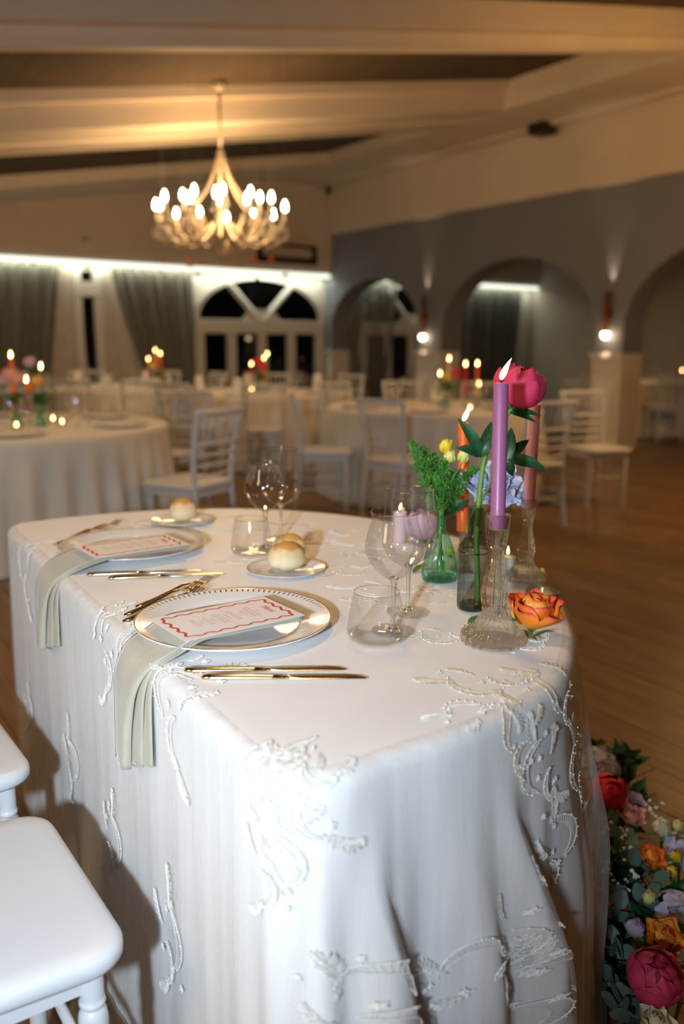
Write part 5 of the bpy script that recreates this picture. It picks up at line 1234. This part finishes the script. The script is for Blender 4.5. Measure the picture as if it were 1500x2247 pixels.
ground_flower('peony', (1432, 2150), 0.19, 175, peony_layers(MT['p_peony'], MT['p_peony']), 'large dark pink peony on the floor in the lower right corner')
ground_flower('cream_rose', (1440, 2240), 0.17, 100, rose_layers(MT['p_cream'], MT['p_cream'], 1.3), 'cream rose cut off by the bottom edge')
ground_flower('lisianthus', (1393, 2035), 0.15, 52, bud_layers(MT['p_lilac']), 'lilac lisianthus bud left of the big orange rose')
ground_flower('lisianthus', (1392, 1757), 0.16, 58, ruffle_layers(MT['p_lilac']), 'pale lilac bloom between the coral peony and the blush rose')
ground_flower('freesia', (1483, 1878), 0.15, 34, bud_layers(MT['p_yellow']), 'yellow freesia bud beside the orange rose, upper one')
ground_flower('freesia', (1472, 1913), 0.15, 34, bud_layers(MT['p_yellow']), 'yellow freesia bud beside the orange rose, lower one')
ground_flower('rose_bud', (1424, 1970), 0.15, 38, bud_layers(MT['p_yellow_pale']), 'pale yellow closed rose bud in the eucalyptus')
ground_flower('rose_bud', (1487, 1812), 0.15, 34, bud_layers(MT['p_yellow_pale']), 'lime green bud at the right edge beside the cream rose')
ground_flower('freesia', (1497, 2130), 0.13, 40, bud_layers(MT['p_yellow_pale']), 'cream bud at the right edge by the dark pink peony')
def hydrangea(px, z, dpx, label):
    p = Pz(*px, z); dep = (p-CAM).dot(fwd); R_ = dpx*dep/FOC/2; t = empty('hydrangea', (p.x, p.y, z-R_*0.6)); P = pm(('hy',), MT['p_blue'], 1.0, 0.55, 0.1, 0.1, n=4)
    for k in range(34):
        a, b = rf.uniform(0, 6.28), math.acos(rf.uniform(-0.1, 1)); d = Vector((math.sin(b)*math.cos(a), math.sin(b)*math.sin(a), math.cos(b)))
        Mq = Matrix.Translation(d*R_) @ d.to_track_quat('Z', 'Y').to_matrix().to_4x4()
        for q in range(4): o = obj('petal', P, t); o.matrix_basis = Mq @ Matrix.Rotation(q*PI/2, 4, 'Z') @ Matrix.Rotation(-math.radians(75), 4, 'X') @ Matrix.Diagonal((R_*0.42,)*3+(1,))
    MB().ball((0, 0, 0), R_*0.78, 12, 8).build('flower_head', MT['p_lilac'], t); MB().tube([(0, 0, 0), (0.01, 0, -(z-R_*0.6)+0.003)], 0.004, 6).build('stem', MT['stem'], t)
    tag(t, label, 'flower')
hydrangea((1313, 1664), 0.19, 85, 'blue hydrangea farthest back beside the hanging cloth'); hydrangea((1492, 1850), 0.13, 80, 'blue hydrangea at the right edge above the yellow buds'); hydrangea((1482, 1985), 0.14, 95, 'blue hydrangea between the two orange roses'); hydrangea((1497, 2090), 0.11, 60, 'blue hydrangea right of the big orange rose')
def sprig(px0, px1, z0, z1, label, leaf_me, n, ls):
    A, B = Pz(*px0, z0), Pz(*px1, z1); t = empty('eucalyptus_sprig', (A.x, A.y, 0.0)); o = Vector((A.x, A.y, 0)); P = crom([A-o, (A-o).lerp(B-o, 0.5)+Vector((0, 0, 0.03)), B-o], 8)
    MB().tube([(0, 0, 0.003)]+P, 0.0016, 5).build('stem', MT['euc'], t)
    for k in range(n):
        q = P[int((k+1)/n*(len(P)-1))]; d = (B-A).normalized(); sd = Vector((d.y, -d.x, 0.2))*(1 if k % 2 else -1); ax = (sd*0.8+d*0.4+Vector((0, 0, rf.uniform(-0.1, 0.7)))).normalized()
        l = obj('leaf', leaf_me, t); l.matrix_basis = Matrix.Translation(q) @ ax.to_track_quat('Z', 'Y').to_matrix().to_4x4() @ Matrix.Rotation(rf.uniform(0, 6.28), 4, 'Z') @ Matrix.Diagonal((ls*rf.uniform(0.8, 1.2),)*3+(1,))
    tag(t, label[0], 'foliage', label[1])
euc_me = petal_mesh('leaf', MT['euc'], 1.0, 0.42, 0.15, 0.1, n=5); drk_me = petal_mesh('leaf', MT['leaf'], 1.0, 0.33, 0.2, 0.15, n=5, point=0.6)
EL = ('grey-green eucalyptus sprig among the flowers on the floor', 'eucalyptus sprigs in the floor arrangement')
for a, b in (((1400, 1990), (1360, 1830)), ((1380, 2090), (1440, 1935)), ((1350, 2120), (1345, 1960)), ((1370, 2170), (1325, 2060)), ((1360, 2240), (1330, 2150)), ((1420, 1950), (1345, 1880)), ((1390, 2200), (1350, 2090)), ((1450, 1960), (1400, 1900)), ((1370, 1900), (1320, 1800)), ((1400, 2247), (1345, 2215)), ((1330, 1990), (1320, 1880))): sprig(a, b, 0.06, 0.15, EL, euc_me, 9, 0.036)
DL = ('dark green leafy branch under the flowers on the floor', 'dark leafy branches in the floor arrangement')
for k in range(22):
    q = k/21; x = 1330+rf.uniform(-20, 120)*(0.5+q*0.6); y = 1700+520*q; sprig((x, y), (x+rf.uniform(-50, 60), y+rf.uniform(-80, 20)), 0.04, 0.10, DL, drk_me, 12, 0.06)
for px in ((1305, 1640), (1325, 1655)): sprig((px[0], px[1]+30), px, 0.1, 0.2, DL, drk_me, 8, 0.035)
def gyp(px, z, n, rad, label):
    p = Pz(*px, z); t = empty('gypsophila', (p.x, p.y, 0.0)); st, bl_ = MB(), MB(); o = Vector((0, 0, z-rad*0.6))
    st.tube([(0, 0, 0.003), o], 0.0012, 5)
    for k in range(n):
        d = Vector((rf.gauss(0, 1), rf.gauss(0, 1), abs(rf.gauss(0.5, 0.6)))).normalized()*rad*rf.uniform(0.5, 1.1); e = o+d; st.tube([o+d*0.1, e], 0.0004, 3)
        for q in range(5): bl_.ball(e+Vector((rf.uniform(-1, 1), rf.uniform(-1, 1), rf.uniform(-0.5, 1)))*0.0028, 0.0026, 6, 4)
    st.build('stems', MT['euc'], t); bl_.build('blossoms', MT['gyp'], t)['kind'] = 'stuff'; tag(t, label, 'flower')
for px, lb in (((1428, 1765), 'white gypsophila tuft above the blush rose'), ((1352, 1822), 'white gypsophila tuft below the blush rose, left'), ((1385, 1862), 'white gypsophila tuft left of the orange rose'), ((1368, 1925), 'white gypsophila tuft in the eucalyptus below the orange rose'), ((1312, 1905), 'white gypsophila tuft closest to the hanging cloth'), ((1470, 2115), 'white gypsophila tuft between the big orange rose and the peony')): gyp(px, 0.17, 9, 0.035, lb)
